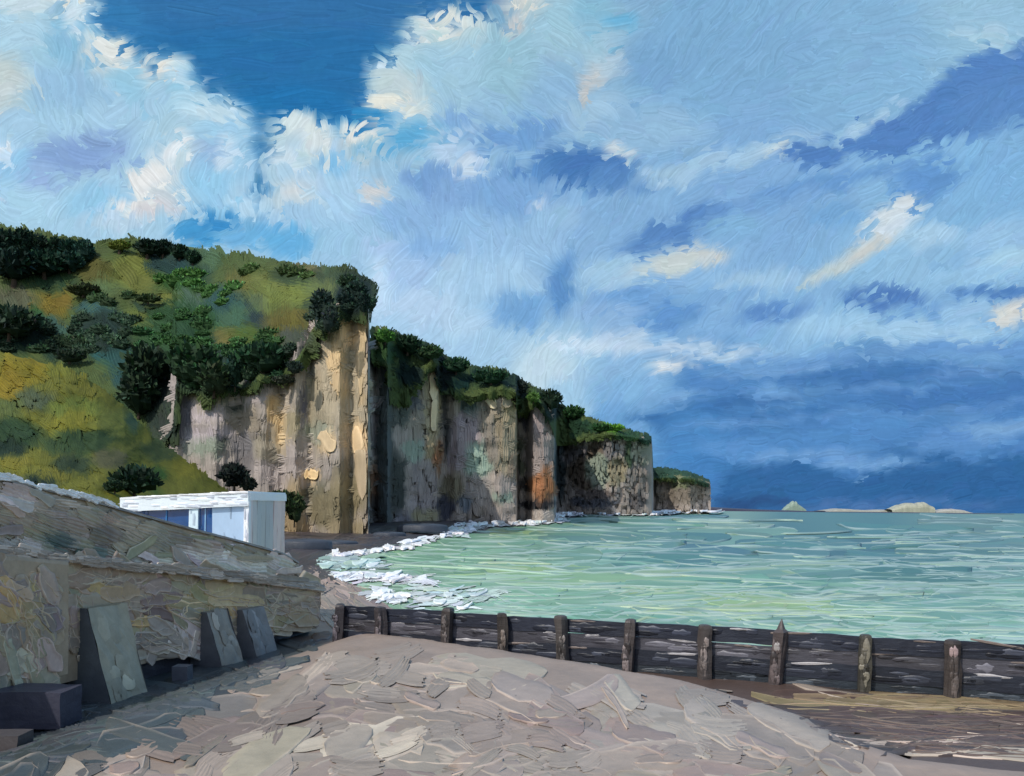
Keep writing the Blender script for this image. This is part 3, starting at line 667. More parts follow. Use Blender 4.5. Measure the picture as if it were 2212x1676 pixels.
for a in [(-100, 700, 60, 620, (62, 72, 74)), (-60, 500, 40, 130, (60, 66, 62)), (80, 430, 60, 120, (66, 70, 74)), (215, 420, 56, 300, (132, 121, 92)), (235, 400, 22, 200, (160, 142, 106)), (90, 560, 70, 100, (116, 108, 94)), (20, 520, 40, 90, (60, 68, 62)), (90, 760, 70, 90, (112, 128, 112)), (210, 760, 50, 100, (124, 108, 76)), (262, 800, 30, 120, (126, 84, 54)),
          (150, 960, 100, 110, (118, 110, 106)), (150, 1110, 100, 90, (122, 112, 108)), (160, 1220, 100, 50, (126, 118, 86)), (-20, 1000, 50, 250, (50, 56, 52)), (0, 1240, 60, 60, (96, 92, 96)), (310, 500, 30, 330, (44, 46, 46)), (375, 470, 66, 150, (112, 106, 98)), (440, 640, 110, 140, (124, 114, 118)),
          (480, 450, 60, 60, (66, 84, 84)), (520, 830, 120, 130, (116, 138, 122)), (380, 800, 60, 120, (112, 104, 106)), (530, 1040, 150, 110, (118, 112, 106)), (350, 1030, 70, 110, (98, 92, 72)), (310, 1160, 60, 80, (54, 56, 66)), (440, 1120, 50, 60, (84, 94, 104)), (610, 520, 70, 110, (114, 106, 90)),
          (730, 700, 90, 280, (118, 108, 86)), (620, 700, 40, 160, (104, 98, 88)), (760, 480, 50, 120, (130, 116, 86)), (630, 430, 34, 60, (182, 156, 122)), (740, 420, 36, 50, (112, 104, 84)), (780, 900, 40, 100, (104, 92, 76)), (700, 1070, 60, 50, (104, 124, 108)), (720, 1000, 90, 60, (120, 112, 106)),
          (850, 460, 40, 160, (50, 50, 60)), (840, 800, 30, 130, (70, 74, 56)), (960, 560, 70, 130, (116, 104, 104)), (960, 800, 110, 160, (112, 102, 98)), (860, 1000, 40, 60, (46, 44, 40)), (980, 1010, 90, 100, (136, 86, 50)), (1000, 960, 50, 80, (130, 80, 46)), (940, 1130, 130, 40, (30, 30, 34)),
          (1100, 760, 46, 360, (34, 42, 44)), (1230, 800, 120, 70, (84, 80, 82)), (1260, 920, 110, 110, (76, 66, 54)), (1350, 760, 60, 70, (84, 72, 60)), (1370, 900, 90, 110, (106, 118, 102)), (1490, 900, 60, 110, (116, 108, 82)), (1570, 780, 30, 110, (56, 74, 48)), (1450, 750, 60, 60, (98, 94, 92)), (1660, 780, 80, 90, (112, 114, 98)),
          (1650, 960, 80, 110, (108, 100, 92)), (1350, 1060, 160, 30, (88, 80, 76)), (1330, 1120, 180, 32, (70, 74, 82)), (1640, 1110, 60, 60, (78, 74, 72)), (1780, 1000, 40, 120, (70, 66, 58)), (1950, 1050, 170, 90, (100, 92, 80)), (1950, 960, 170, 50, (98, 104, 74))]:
    e6(clf, *a)  # dark gaps: gully tone plus shade painted into the rock colour
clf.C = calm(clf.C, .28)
Kc = np.array([.47, .485, .50])
cb = Buf()
nv = 46
U, V = np.meshgrid(xs, np.linspace(0, 1, nv), indexing='ij')
Dc = D_cliff(U)
yb = (507 + (EYE + 2) / Dc * FPX) / S + (U - 1106) * .0114
up_ = 12 * np.minimum(1, 170 / Dc) ** 2
YC = rocktop(U) - up_ + (yb - rocktop(U) + up_) * V
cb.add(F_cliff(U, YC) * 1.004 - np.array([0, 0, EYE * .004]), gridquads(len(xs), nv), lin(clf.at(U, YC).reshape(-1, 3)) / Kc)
N = 6000
X = rng.uniform(335, 1532, N)
yb1 = (507 + (EYE - .3) / D_cliff(X) * FPX) / S + (X - 1106) * .0114
Y = rocktop(X) + (yb1 - rocktop(X)) * rng.random(N)
c = clf.at(X, Y) * (1 + .05 * rng.standard_normal((N, 1)))
dd = np.clip(230 / D_cliff(X), .35, 1.2)
th = np.where(rng.random(N) < .8, math.pi / 2 + .1 * rng.standard_normal(N), .5 * rng.standard_normal(N))
# strokes never span a corner of the cliff
span = np.minimum(np.abs(D_cliff(X + 9) - D_cliff(X)), np.abs(D_cliff(X - 9) - D_cliff(X)))
ok = (np.abs(D_cliff(X + 8) - D_cliff(X - 8)) < 14)
X, Y, c, dd, th = X[ok], Y[ok], c[ok], dd[ok], th[ok]
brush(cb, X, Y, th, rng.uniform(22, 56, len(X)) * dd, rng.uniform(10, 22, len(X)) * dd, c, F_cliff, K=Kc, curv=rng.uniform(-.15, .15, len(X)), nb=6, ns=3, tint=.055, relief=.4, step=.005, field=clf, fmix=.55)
# slabs of bright bare chalk standing proud of the face
kk = [cc4(*p) for p in [(1585, 1100), (1600, 1240), (1655, 940), (1975, 600), (2010, 680), (1930, 860), (1960, 960), (2092, 640), (2086, 860), (2060, 1290), (2085, 1480), (1890, 1300), (1800, 1490)]] + [cc6(235, 330), cc6(240, 520), cc6(630, 430), cc6(740, 430)]
kl = [80, 70, 30, 40, 46, 90, 60, 80, 130, 60, 110, 50, 30, 60, 70, 34, 26]; kw = [34, 22, 16, 32, 40, 30, 28, 15, 13, 26, 22, 26, 22, 15, 14, 16, 20]
kang = [1.45, 1.35, 1.1, 1.2, .9, 1.57, 1.5, 1.57, 1.6, 1.5, 1.52, 1.0, .2, 1.57, 1.6, 1.0, 1.4]
kx = np.array([p[0] for p in kk]); ky = np.array([p[1] for p in kk])
knife(cb, kx, ky, kang, kl, kw, clf.at(kx, ky) * 1.08, F_cliff, K=Kc, lip=1.3, film=.5, offdir=(0, -1, 0), step=.6, stepD=.006, lipc=1.08, rough=.22)
# faces that run back from each corner, and the land behind
cb.build("cliffs", M_cliff, kind="structure")

# hill above and behind the first cliff, and the green cap of every cliff
hf = Field(-60, 460, 1560, 1140, (82, 96, 46), wob=9, seed=15)
for a in [(540, 300, 130, 70, (96, 92, 38)), (780, 340, 120, 120, (112, 116, 44)), (1000, 290, 110, 60, (42, 76, 64)), (1040, 400, 120, 50, (54, 88, 36)), (1200, 250, 110, 60, (74, 100, 64)), (1160, 350, 70, 60, (44, 68, 46)), (1390, 380, 90, 70, (104, 102, 46)), (1560, 400, 120, 80, (106, 114, 52)),
          (1750, 330, 130, 40, (112, 104, 60)), (1640, 330, 60, 40, (62, 76, 46)), (260, 280, 130, 60, (46, 78, 48)), (430, 400, 130, 50, (100, 102, 42)), (560, 420, 110, 60, (92, 112, 62)), (320, 480, 100, 90, (128, 108, 34)), (100, 470, 120, 80, (96, 96, 66)), (160, 600, 140, 60, (54, 88, 36)), (80, 690, 120, 90, (30, 44, 34)),
          (290, 660, 110, 90, (66, 96, 76)), (600, 660, 170, 130, (56, 84, 66)), (590, 690, 130, 90, (38, 56, 46)), (560, 530, 120, 30, (58, 94, 84)), (650, 820, 120, 60, (44, 86, 74)), (380, 790, 110, 40, (40, 62, 44)), (780, 590, 80, 60, (100, 110, 46)), (850, 500, 90, 40, (54, 74, 48)), (960, 600, 120, 90, (48, 82, 44)),
          (900, 640, 60, 60, (74, 102, 64)), (1060, 560, 86, 100, (106, 112, 48)), (920, 480, 60, 40, (108, 112, 44)), (1120, 480, 70, 50, (82, 104, 80)), (1310, 500, 140, 80, (50, 82, 72)), (1220, 610, 90, 60, (54, 92, 50)), (1370, 590, 120, 50, (66, 98, 66)), (1290, 760, 110, 90, (110, 100, 46)), (1450, 690, 130, 50, (82, 102, 38)),
          (1500, 600, 80, 40, (42, 60, 56)), (1650, 450, 160, 60, (114, 122, 50)), (1660, 600, 150, 80, (100, 92, 36)), (1500, 500, 50, 60, (92, 104, 60)), (1690, 710, 110, 60, (72, 78, 58)), (1500, 830, 160, 90, (32, 54, 38)), (1020, 740, 160, 60, (36, 78, 34)), (1000, 860, 90, 100, (46, 84, 44)), (1120, 880, 110, 130, (44, 62, 46)),
          (870, 900, 110, 170, (32, 46, 34)), (1300, 880, 60, 90, (60, 84, 44)), (1350, 920, 50, 90, (36, 62, 48)), (1440, 910, 50, 40, (46, 66, 48)), (960, 990, 70, 160, (58, 62, 52)), (740, 880, 90, 110, (48, 84, 72)), (1860, 420, 110, 60, (96, 106, 52)), (1900, 350, 90, 30, (66, 80, 48)), (2040, 450, 110, 120, (26, 40, 34)), (1850, 540, 70, 100, (32, 46, 42)), (700, 1080, 200, 60, (64, 86, 52)), (930, 1180, 90, 130, (52, 62, 48))]:
    e4(hf, *a)
for a in [(-100, 80, 100, 60, (58, 88, 44)), (20, 80, 80, 60, (38, 60, 40)), (60, 220, 100, 80, (30, 48, 40)), (200, 60, 80, 30, (48, 68, 44)), (370, 180, 70, 60, (56, 80, 50)), (300, 240, 60, 110, (32, 44, 38)), (430, 290, 90, 50, (20, 48, 38)), (540, 260, 90, 60, (26, 54, 42)), (700, 270, 120, 40, (38, 58, 40)), (850, 330, 60, 60, (34, 44, 40)),
          (920, 390, 60, 50, (66, 94, 42)), (1040, 430, 80, 110, (34, 48, 36)), (1180, 520, 60, 70, (46, 72, 38)), (1230, 590, 90, 60, (34, 60, 36)), (1330, 590, 60, 40, (46, 76, 38)), (1450, 610, 80, 36, (92, 136, 44)), (1570, 650, 80, 40, (52, 84, 44)), (1690, 690, 60, 30, (42, 72, 50)), (1800, 900, 70, 40, (50, 76, 50)), (1950, 920, 120, 40, (54, 84, 58)), (2090, 980, 60, 40, (60, 86, 60))]:
    e6(hf, *a)
for a in [(225, 722, 62, 44, (38, 56, 44)), (50, 728, 62, 36, (30, 46, 36)), (400, 690, 60, 46, (46, 78, 42)), (430, 770, 50, 50, (36, 66, 36)), (330, 800, 46, 52, (32, 50, 34)), (470, 790, 46, 40, (40, 58, 42)), (565, 782, 62, 30, (32, 54, 38)), (395, 612, 44, 18, (48, 82, 34)), (360, 570, 44, 22, (40, 66, 58)), (110, 610, 60, 22, (52, 76, 44)), (640, 600, 40, 14, (58, 76, 46)), (345, 730, 50, 30, (50, 82, 44))]:
    hf.e(*a, soft=.2)
hf.C = calm(hf.C, .10)
top0 = np.array([(-700, 470), (-60, 500), (50, 505), (200, 528), (300, 524), (400, 545), (500, 558), (600, 572), (700, 588), (760, 600), (797, 616)])
low0 = np.array([(-700, 980), (0, 980), (280, 980), (345, 965), (376, 935), (384, 824), (410, 840), (440, 856), (470, 850), (500, 832), (530, 842), (560, 818), (610, 812), (645, 786), (678, 722), (702, 692), (735, 668), (797, 672)])
Kh = np.array([1.22, 1.16, 1.0])
def F_hill(X, Y):
    lo = np.interp(X, low0[:, 0], low0[:, 1]); tp = np.interp(X, top0[:, 0], top0[:, 1])
    v = np.clip((lo - Y) / (lo - tp), 0, 1.15)
    dl = np.where(X < 330, 182, D_cliff(X)) - .8
    sm = np.interp(X, [-700, 330, 560, 800], [186, 178, 168, 158])
    dl = dl + (sm - dl) * sstep(.02, .3, v)
    D = dl + np.interp(X, [350, 800], [90, 26]) * v + 5.0 * fbm(X / 90, Y / 70, 31) * sstep(0, .15, v) 
    return unproj(X, Y, D)
hb = Buf()
xh = np.concatenate([np.linspace(-700, -60, 20), np.linspace(-50, 797, 300)])
U, V = np.meshgrid(xh, np.linspace(0, 1, 70), indexing='ij')
lo = np.interp(U, low0[:, 0], low0[:, 1]); tp = np.interp(U, top0[:, 0], top0[:, 1])
YH = lo + (tp - lo) * V
P = F_hill(U, YH); P = P + (P - [0, 0, EYE]) * .006
hb.add(P, gridquads(len(xh), 70), lin(hf.at(U, YH).reshape(-1, 3)) / Kh, True)
# plateau running back from the skyline
back = backs(P[:, -1], [(0, -.4), (10, -2), (80, -30)])
hb.add(back, gridquads(len(xh), 3), lin(np.array([70., 88., 44.])) / Kh, True)
N = 4200
X = rng.uniform(-120, 797, N); lo = np.interp(X, low0[:, 0], low0[:, 1]); tp = np.interp(X, top0[:, 0], top0[:, 1])
Y = lo + (tp + 6 - lo) * rng.random(N)
c = hf.at(X, Y) * (1 + .05 * rng.standard_normal((N, 1))) + 2 * rng.standard_normal((N, 3))
th = .9 * noise(X / 60, Y / 45, 6) * 1.6 + np.where(rng.random(N) < .35, 1.3, .45)
brush(hb, X, Y, th, rng.uniform(30, 74, N), rng.uniform(13, 30, N), c, F_hill, K=Kh, curv=rng.uniform(-.15, .25, N), nb=8, ns=4, tint=.06, relief=.8, step=.005, field=hf, fmix=.55)
# broad first layer is already down; a finer second layer follows the contours
# short upright strokes make the rough grass of the skyline
N = 520
X = rng.uniform(-60, 797, N); Y = np.interp(X, top0[:, 0], top0[:, 1]) + rng.uniform(-4, 10, N)
brush(hb, X, Y, math.pi / 2 + .15 * rng.standard_normal(N), rng.uniform(12, 24, N), rng.uniform(8, 16, N), hf.at(X, Y + 8), F_hill, K=Kh, nb=4, ns=2, tint=.1, relief=.6, step=.003, ragged=.6)
hb.build("hillside", M_hill, kind="structure")

# scrub that merges into one mass above the first cliff and down the hill's hollows
sb2 = Buf()
rs = np.random.default_rng(77)
for (X0, Y0, rx, ry, n, col) in [(318, 815, 40, 60, 9, (36, 54, 36)), (425, 790, 44, 46, 8, (44, 66, 42)), (480, 815, 30, 30, 5, (48, 66, 44)), (565, 786, 60, 24, 8, (36, 60, 40)), (225, 724, 66, 40, 22, (48, 66, 50)), (45, 722, 70, 36, 18, (34, 50, 38)), (400, 712, 60, 44, 18, (50, 80, 44)), (330, 745, 40, 36, 12, (44, 72, 44)), (120, 745, 60, 16, 8, (44, 60, 42)), (470, 770, 60, 24, 10, (42, 68, 40)), (455, 650, 60, 30, 8, (60, 92, 48)),
                                 (250, 650, 60, 16, 4, (52, 70, 44)), (700, 690, 22, 26, 4, (46, 60, 48)), (620, 590, 90, 10, 6, (66, 84, 48)), (770, 640, 24, 30, 6, (34, 50, 40)), (560, 735, 60, 22, 9, (54, 82, 46)), (390, 600, 46, 16, 8, (54, 86, 40))]:
    for _ in range(n):
        X_ = X0 + rs.uniform(-1, 1) * rx; Y_ = Y0 + rs.uniform(-1, 1) * ry
        D_ = float(F_hill(np.array(X_), np.array(Y_ + 6))[1]) - 1.0
        c_ = unproj(X_, Y_, D_); k_ = D_ / FPX * S; q_ = rs.uniform(13, 24)
        crown(sb2, c_, np.array([q_ * 1.3, q_ * .7, q_ * rs.uniform(.5, .8)]) * k_, np.array(col) * rs.uniform(.85, 1.2), 46, int(rs.integers(1, 900)))
sb2.build("scrub", M_hill, kind="stuff", label="dark green scrub merging over the hill and the cliff's edge")

# green cap along the further cliffs
cp = Buf()
def F_cap(X, Y):
    rt = rocktop(X); sk = skyl(X)
    v = np.clip((rt - Y) / np.maximum(rt - sk, 8), -2.5, 1.3)
    D = D_cliff(X)
    D = D + np.where(v > 0, v * .045 * D, 0) - .006 * D + .006 * D * noise(X / 14, Y / 14, 33)
    return unproj(X, Y, D)
xc = np.linspace(803, 1530, 380)
U, V = np.meshgrid(xc, np.linspace(0, 1, 16), indexing='ij')
YC = rocktop(U) + 3 + (skyl(U) - rocktop(U) - 3) * V
P = F_cap(U, YC)
cp.add(P, gridquads(len(xc), 16), lin(hf.at(U, YC).reshape(-1, 3)) / Kh, True)
back = backs(P[:, -1], [(0, -.4), (10, -3), (60, -28)])
cp.add(back, gridquads(len(xc), 3), lin(np.array([56., 80., 44.])) / Kh, True)
N = 2600
X = rng.uniform(806, 1530, N)
Y = rocktop(X) + 6 + (skyl(X) - rocktop(X) - 6) * rng.random(N) ** .8
ok = np.abs(D_cliff(X + 7) - D_cliff(X - 7)) < 30
X, Y = X[ok], Y[ok]; N = len(X)
dd = np.clip(300 / D_cliff(X), .4, 1)
brush(cp, X, Y, 1.1 + .5 * rng.standard_normal(N), rng.uniform(16, 36, N) * dd, rng.uniform(8, 18, N) * dd, hf.at(X, Y) * (1 + .07 * rng.standard_normal((N, 1))), F_cap, K=Kh, nb=5, ns=2, tint=.1, relief=.5, step=.005, field=hf, ragged=.6)
cp.build("clifftop_vegetation", M_hill, kind="stuff", label="dark green scrub along the top of the far cliffs")

# yellow-green slope in front of the hill
yf = Field(-60, 740, 560, 1140, (128, 120, 34), wob=8, seed=19)
for a in [(150, 880, 170, 90, (152, 128, 26)), (60, 980, 90, 100, (160, 128, 26)), (400, 880, 130, 60, (130, 124, 36)), (560, 980, 160, 80, (136, 124, 34)), (220, 1060, 120, 60, (96, 102, 66)), (60, 1100, 90, 60, (106, 112, 50)), (100, 1250, 170, 90, (56, 78, 40)), (450, 1100, 160, 50, (126, 130, 42)),
          (500, 1190, 200, 60, (148, 134, 30)), (700, 1180, 150, 80, (130, 128, 46)), (480, 1300, 240, 70, (68, 86, 42)), (60, 1330, 110, 50, (40, 56, 34)), (430, 1420, 120, 50, (60, 72, 40)), (740, 1330, 110, 50, (120, 116, 38)), (920, 1350, 110, 60, (84, 94, 46)), (640, 1400, 90, 50, (112, 102, 62)),
          (110, 1420, 110, 36, (144, 128, 34)), (320, 1480, 110, 40, (132, 120, 34)), (240, 1530, 130, 30, (38, 52, 34)), (900, 1520, 70, 80, (70, 104, 36)), (1090, 1440, 110, 80, (148, 132, 34)), (1000, 1560, 100, 50, (128, 120, 34)), (1230, 1560, 80, 50, (134, 124, 34)), (760, 1180, 40, 60, (92, 112, 76), -40), (900, 1250, 60, 30, (104, 116, 66), 40)]:
    e4(yf, *a)
yf.C = calm(yf.C, .14) * np.array([.93, .96, .9])
top1 = np.array([(-700, 640), (-60, 756), (0, 762), (60, 776), (150, 800), (215, 834), (270, 880), (310, 925), (350, 962), (420, 1008), (460, 1040), (510, 1085), (540, 1110)])
def F_slope(X, Y):
    tp = np.interp(X, top1[:, 0], top1[:, 1])
    v = np.clip((1240 - Y) / (1240 - tp + 1), -.05, 1.1)
    D = 48 + 75 * v ** 1.1 + 1.5 * fbm(X / 60, Y / 40, 35) + 10 * sstep(200, 520, X)
    return unproj(X, Y, D)
yb_ = Buf()
xh = np.concatenate([np.linspace(-700, -60, 16), np.linspace(-50, 540, 170)])
U, V = np.meshgrid(xh, np.linspace(0, 1, 60), indexing='ij')
tp = np.interp(U, top1[:, 0], top1[:, 1]); YH = 1240 + (tp - 1240) * V
P = F_slope(U, YH); P = P + (P - [0, 0, EYE]) * .010
yb_.add(P, gridquads(len(xh), 60), lin(yf.at(U, YH).reshape(-1, 3)) / Kh, True)
back = backs(P[:, -1], [(0, 0), (12, -2), (50, -14)])
yb_.add(back, gridquads(len(xh), 3), lin(np.array([70., 84., 40.])) / Kh, True)
N = 3000
X = rng.uniform(-120, 530, N); tp = np.interp(X, top1[:, 0], top1[:, 1]); Y = 1130 + (tp + 4 - 1130) * rng.random(N)
th = 1.35 + .35 * rng.standard_normal(N)
th = np.where(noise(X / 60, Y / 40, 5) > .25, .6 + .2 * rng.standard_normal(N), th)
brush(yb_, X, Y, th, rng.uniform(18, 46, N), rng.uniform(9, 20, N), yf.at(X, Y) * (1 + .05 * rng.standard_normal((N, 1))), F_slope, K=Kh, nb=7, ns=4, tint=.065, relief=.8, step=.008, field=yf, fmix=.55, ragged=.5)
yb_.build("grass_slope", M_hill, kind="structure")

# ------------------------------------------------------------------ promenade behind the sea wall
def wt(X, Y):          # parameter along the wall under a drawing x
    dx, _ = direction(np.asarray(X, float), np.asarray(Y, float))
    return (dx * W0[1] - W0[0]) / (WD[0] - WD[1] * dx)
def pz(X, Y, w=0.0):   # t and height on the wall plane set w out from it
    dx, dz = direction(float(X), float(Y))
    o = W0 + WN * w
    t = (dx * o[1] - o[0]) / (WD[0] - WD[1] * dx)
    D = o[1] + WD[1] * t
    return t, EYE + dz * D
topw = np.array([pz(*p, w=-.9) for p in [(0, 1027), (114, 1056), (216, 1082), (285, 1102), (407, 1137), (520, 1166), (611, 1192), (668, 1228), (686, 1254)]]) - np.array([0, .10])
ledw = np.array([pz(*p) for p in [(0, 1185), (120, 1198), (244, 1214), (407, 1231), (560, 1246), (668, 1259), (690, 1263)]])
TEND = ledw[-1, 0]
zt = lambda t: np.interp(t, topw[:, 0], topw[:, 1])
zl = lambda t: np.interp(t, ledw[:, 0], ledw[:, 1])
pr = Buf()
tt = np.linspace(-1.0, TEND, 40); ww_ = np.array([-.85, -3, -8, -20, -45, -90.])
T_, W_ = np.meshgrid(tt, ww_, indexing='ij')
pr.add(wallpt(T_, W_, np.minimum(zl(T_) - .3, 2.6) - 0 * W_), gridquads(40, len(ww_)), lin(np.array([120., 116., 110.])))
pr.build("promenade", M_wall, kind="structure")

# ================================================================== DISTANT COAST
def blob_rock(name, X0, X1, ytop, D, col, seed, bumps=8, base=-.3, **props):
    """a long low headland: solid, with its own depth"""
    b = Buf()
    n = 60; m = 14
    u = np.linspace(0, 1, n); ph = np.linspace(0, math.pi, m)
    U, Ph = np.meshgrid(u, ph, indexing='ij')
    P0 = unproj(X0, 1100, D); P1 = unproj(X1, 1100, D)
    top = np.array([unproj(X0 + (X1 - X0) * a, np.interp(a, np.linspace(0, 1, len(ytop)), ytop), D)[2] for a in u])
    h = (top - base)[:, None] * (1 + .10 * noise(U * 14, 0 * U, seed)) + 0
    x = P0[0] + (P1[0] - P0[0]) * U
    dep = (P1[0] - P0[0]) * .25
    y = D - np.cos(Ph) * dep
    z = base + h * np.clip(np.sin(Ph), 0, 1) ** .45 
    c = lin(np.asarray(col, float)) * (1 + .14 * noise(U * 26, Ph * 3, seed + 2))[..., None]
    b.add(np.stack([x, y, z], -1), gridquads(n, m), c.reshape(-1, 3), False)
    return b.build(name, M_rock, **props)
blob_rock("distant_shore", 1430, 2100, [1090, 1096, 1101, 1105, 1106, 1107, 1108.5], 3200, (66, 62, 76), 3, kind="structure")
blob_rock("distant_cliff", 1690, 1738, [1102, 1090, 1084, 1084, 1092, 1100], 3900, (140, 156, 140), 5, kind="structure")
blob_rock("distant_cliff", 1770, 1930, [1103, 1098, 1100, 1102, 1100, 1102], 3900, (168, 164, 150), 6, kind="structure")
blob_rock("distant_cliff", 1918, 2010, [1100, 1090, 1086, 1088, 1084, 1094], 3800, (170, 168, 148), 7, kind="structure")
blob_rock("distant_cliff", 2010, 2092, [1106, 1100, 1099, 1100, 1107], 3800, (170, 166, 156), 8, kind="structure")

# ================================================================== TREES AND BUSHES
def trunk(buf, p, h, r, col=(70, 60, 50)):
    a = np.linspace(0, 2 * math.pi, 8); z = np.linspace(0, 1, 4)
    A, Z = np.meshgrid(a, z, indexing='ij')
    R = r * (1 - .5 * Z)
    buf.add(np.stack([p[0] + R * np.cos(A) + .15 * r * np.sin(Z * 4), p[1] + R * np.sin(A), p[2] + h * Z], -1), gridquads(8, 4), lin(np.array(col, float)), True)
def bush(X, Y, rx, ry, surf, col, label, tree=False, group=None, n=160, cat=None, name=None, front=4.0):
    s = surf(np.array(float(X)), np.array(float(Y + ry * .7)))
    D = float(s[1]) - front
    c = unproj(float(X), float(Y), D)
    k = D / FPX * S
    r = np.array([rx * k, min(rx, ry * 1.2) * k, ry * k])
    base = Vector((c[0], c[1], c[2] - r[2]))
    sd = int(abs(X * 7 + Y * 13)) % 997
    if tree:
        base.z -= r[2] * .5
        o = thing(name or "tree", base, label, cat or "tree", group)
        b = Buf(); trunk(b, base, r[2] * 1.2, r[0] * .14); b.build("trunk", M_bark, o, base)
        b = Buf(); crown(b, c, r, col, n, sd); b.build("crown", M_hill, o, base)
    else:
        o = thing(name or "bush", base, label, cat or "bush", group)
        b = Buf(); crown(b, c, r, col, n, sd); b.build("foliage", M_hill, o, base)
        b = Buf(); trunk(b, base - Vector((0, 0, r[2] * .1)), r[2] * .8, r[0] * .08); b.build("stem", M_bark, o, base)
    return o
G1 = "trees in the dark wood at the left end of the hilltop"
TL = [(-30, 545, 44, 40, (22, 40, 32)), (8, 530, 34, 34, (26, 44, 34)), (48, 528, 26, 34, (24, 42, 32)), (84, 538, 26, 30, (28, 44, 34)), (118, 540, 24, 26, (34, 50, 36)), (150, 541, 24, 24, (30, 52, 42)), (182, 543, 22, 24, (34, 58, 50)),
      (30, 575, 50, 34, (20, 36, 30)), (95, 572, 46, 30, (24, 44, 34)), (150, 568, 34, 22, (28, 50, 42))]
TLab = ["dark tree cut by the left picture edge on the hilltop", "dark round tree second from the left on the hilltop skyline", "tallest dark tree standing up from the hilltop skyline", "dark tree just right of the tallest one on the skyline",
        "ragged dark tree in the middle of the hilltop wood", "teal-tinged tree near the right end of the hilltop wood", "small bluish tree at the right end of the hilltop wood",
        "broad dark tree in front of the tallest hilltop tree", "wide dark tree in the lower front of the hilltop wood", "low tree below the bluish one at the wood's right end"]
for a, lb in zip(TL, TLab): bush(*a[:4], F_hill, a[4], lb, tree=True, group=G1, n=220)
G2 = "dark thicket trees on the crest of the hill"
for a, lb in zip([(258, 532, 26, 12, (84, 92, 40)), (318, 536, 30, 18, (24, 38, 28)), (352, 538, 28, 19, (22, 38, 30)), (388, 546, 24, 17, (28, 46, 34)), (416, 556, 18, 16, (34, 54, 40))],
                 ["olive tree at the left end of the crest thicket", "blackish tree at the left of the dark crest thicket", "tallest blackish tree in the middle of the crest thicket", "dark green tree right of the middle of the crest thicket", "small tree at the right end of the crest thicket"]):
    bush(*a[:4], F_hill, a[4], lb, tree=True, group=G2, n=200)
GB = "dark bushes scattered on the green hill"
sc_b = lambda a: (a[0], a[1], a[2] * 1.2, a[3] * 1.25, a[4])
for a, lb in zip([(180, 628, 34, 11, (44, 52, 32)), (320, 646, 26, 8, (52, 64, 40)), (20, 700, 60, 30, (34, 48, 36)), (150, 770, 34, 12, (36, 48, 36)), (316, 800, 44, 44, (32, 46, 32)), (300, 850, 36, 40, (34, 48, 34)), (420, 790, 46, 40, (40, 60, 40)), (462, 820, 34, 30, (42, 56, 38)),
                  (508, 800, 18, 34, (34, 56, 44)), (540, 808, 18, 14, (44, 62, 44)), (570, 775, 52, 26, (32, 52, 36)), (636, 758, 26, 12, (40, 54, 44)), (636, 795, 16, 12, (34, 44, 38)), (612, 822, 22, 9, (46, 52, 42)), (696, 662, 22, 30, (36, 50, 44)), (712, 690, 16, 22, (40, 50, 46))],
                 ["flat dark bush high on the open slope", "thin dark bush right of centre on the upper slope", "wide blackish bush at the left edge of the hill", "low dark bush just above the yellow slope's crest", "large blackish bush over the left end of the cliff", "dark bush behind the shoulder of the yellow slope", "broad green bush spilling over the cliff's top edge", "dark bush in the notch of the cliff edge",
                  "tall narrow bush on the cliff edge", "small round bush on the cliff edge", "wide dark bush above the middle of the near cliff", "ragged bush at the foot of the cliff's high shoulder", "small blackish bush clinging to the cliff below the shoulder", "flat scrubby bush on the bare cliff face", "dark bush left of the bright rock pinnacle's top", "small dark bush hanging beside the bright rock pinnacle"]):
    a = sc_b(a); bush(*a[:4], F_hill, a[4], lb, group=GB, n=150)
G3 = "blackish bushes over the headland's corner"
for a, lb in zip([(752, 612, 26, 18, (40, 56, 40)), (772, 632, 24, 26, (28, 44, 38)), (786, 655, 15, 24, (24, 38, 34)), (745, 648, 20, 16, (30, 44, 40))],
                 ["green-topped bush highest on the headland corner", "big blackish bush overhanging the headland corner", "narrow blackish bush hanging at the headland's sheer edge", "blackish bush just above the bright pinnacle"]):
    bush(*a[:4], F_hill, a[4], lb, group=G3, n=150, front=3)
G4 = "bushes on the tops of the further cliffs"
for a, lb in zip([(832, 728, 24, 16, (64, 100, 44)), (880, 745, 34, 22, (34, 54, 38)), (930, 762, 34, 16, (44, 64, 40)), (985, 790, 34, 18, (36, 60, 42)), (1060, 815, 44, 16, (34, 58, 40)), (1120, 840, 22, 18, (34, 42, 38)), (1152, 860, 16, 12, (66, 92, 42)), (1190, 866, 26, 24, (32, 46, 34)),
                  (1240, 892, 24, 16, (40, 66, 36)), (1300, 925, 24, 10, (42, 70, 38)), (1330, 925, 22, 9, (84, 126, 44))],
                 ["bright green bush next to the headland's sheer edge", "dark bush in the gully behind the headland", "green bush just above the pointed rock spike", "dark green bush right of the pointed rock spike", "long low dark bush on the second cliff", "blackish bush at the end of the second cliff", "light olive bush on the far cliff's edge", "large round dark bush standing out on the skyline",
                  "green bush sloping down right of the round one", "low dark green bush on the third cliff", "brightest green bush on the third cliff"]):
    bush(*a[:4], F_cap, a[4], lb, group=G4, n=130)
for a, lb in zip([(290, 1042, 56, 34, (26, 42, 30)), (248, 1052, 26, 14, (34, 50, 34)), (506, 1030, 34, 28, (28, 34, 32)), (535, 1048, 20, 18, (34, 40, 34))],
                 ["large blackish bush on the grass above the sea wall", "small dark bush at the left of the big one by the wall", "blackish bush behind the white beach kiosk's roof", "smaller dark bush at the cliff foot behind the kiosk"]):
    bush(*a[:4], F_slope, a[4], lb, n=170, front=1.5, group="dark bushes at the foot of the grass slope")
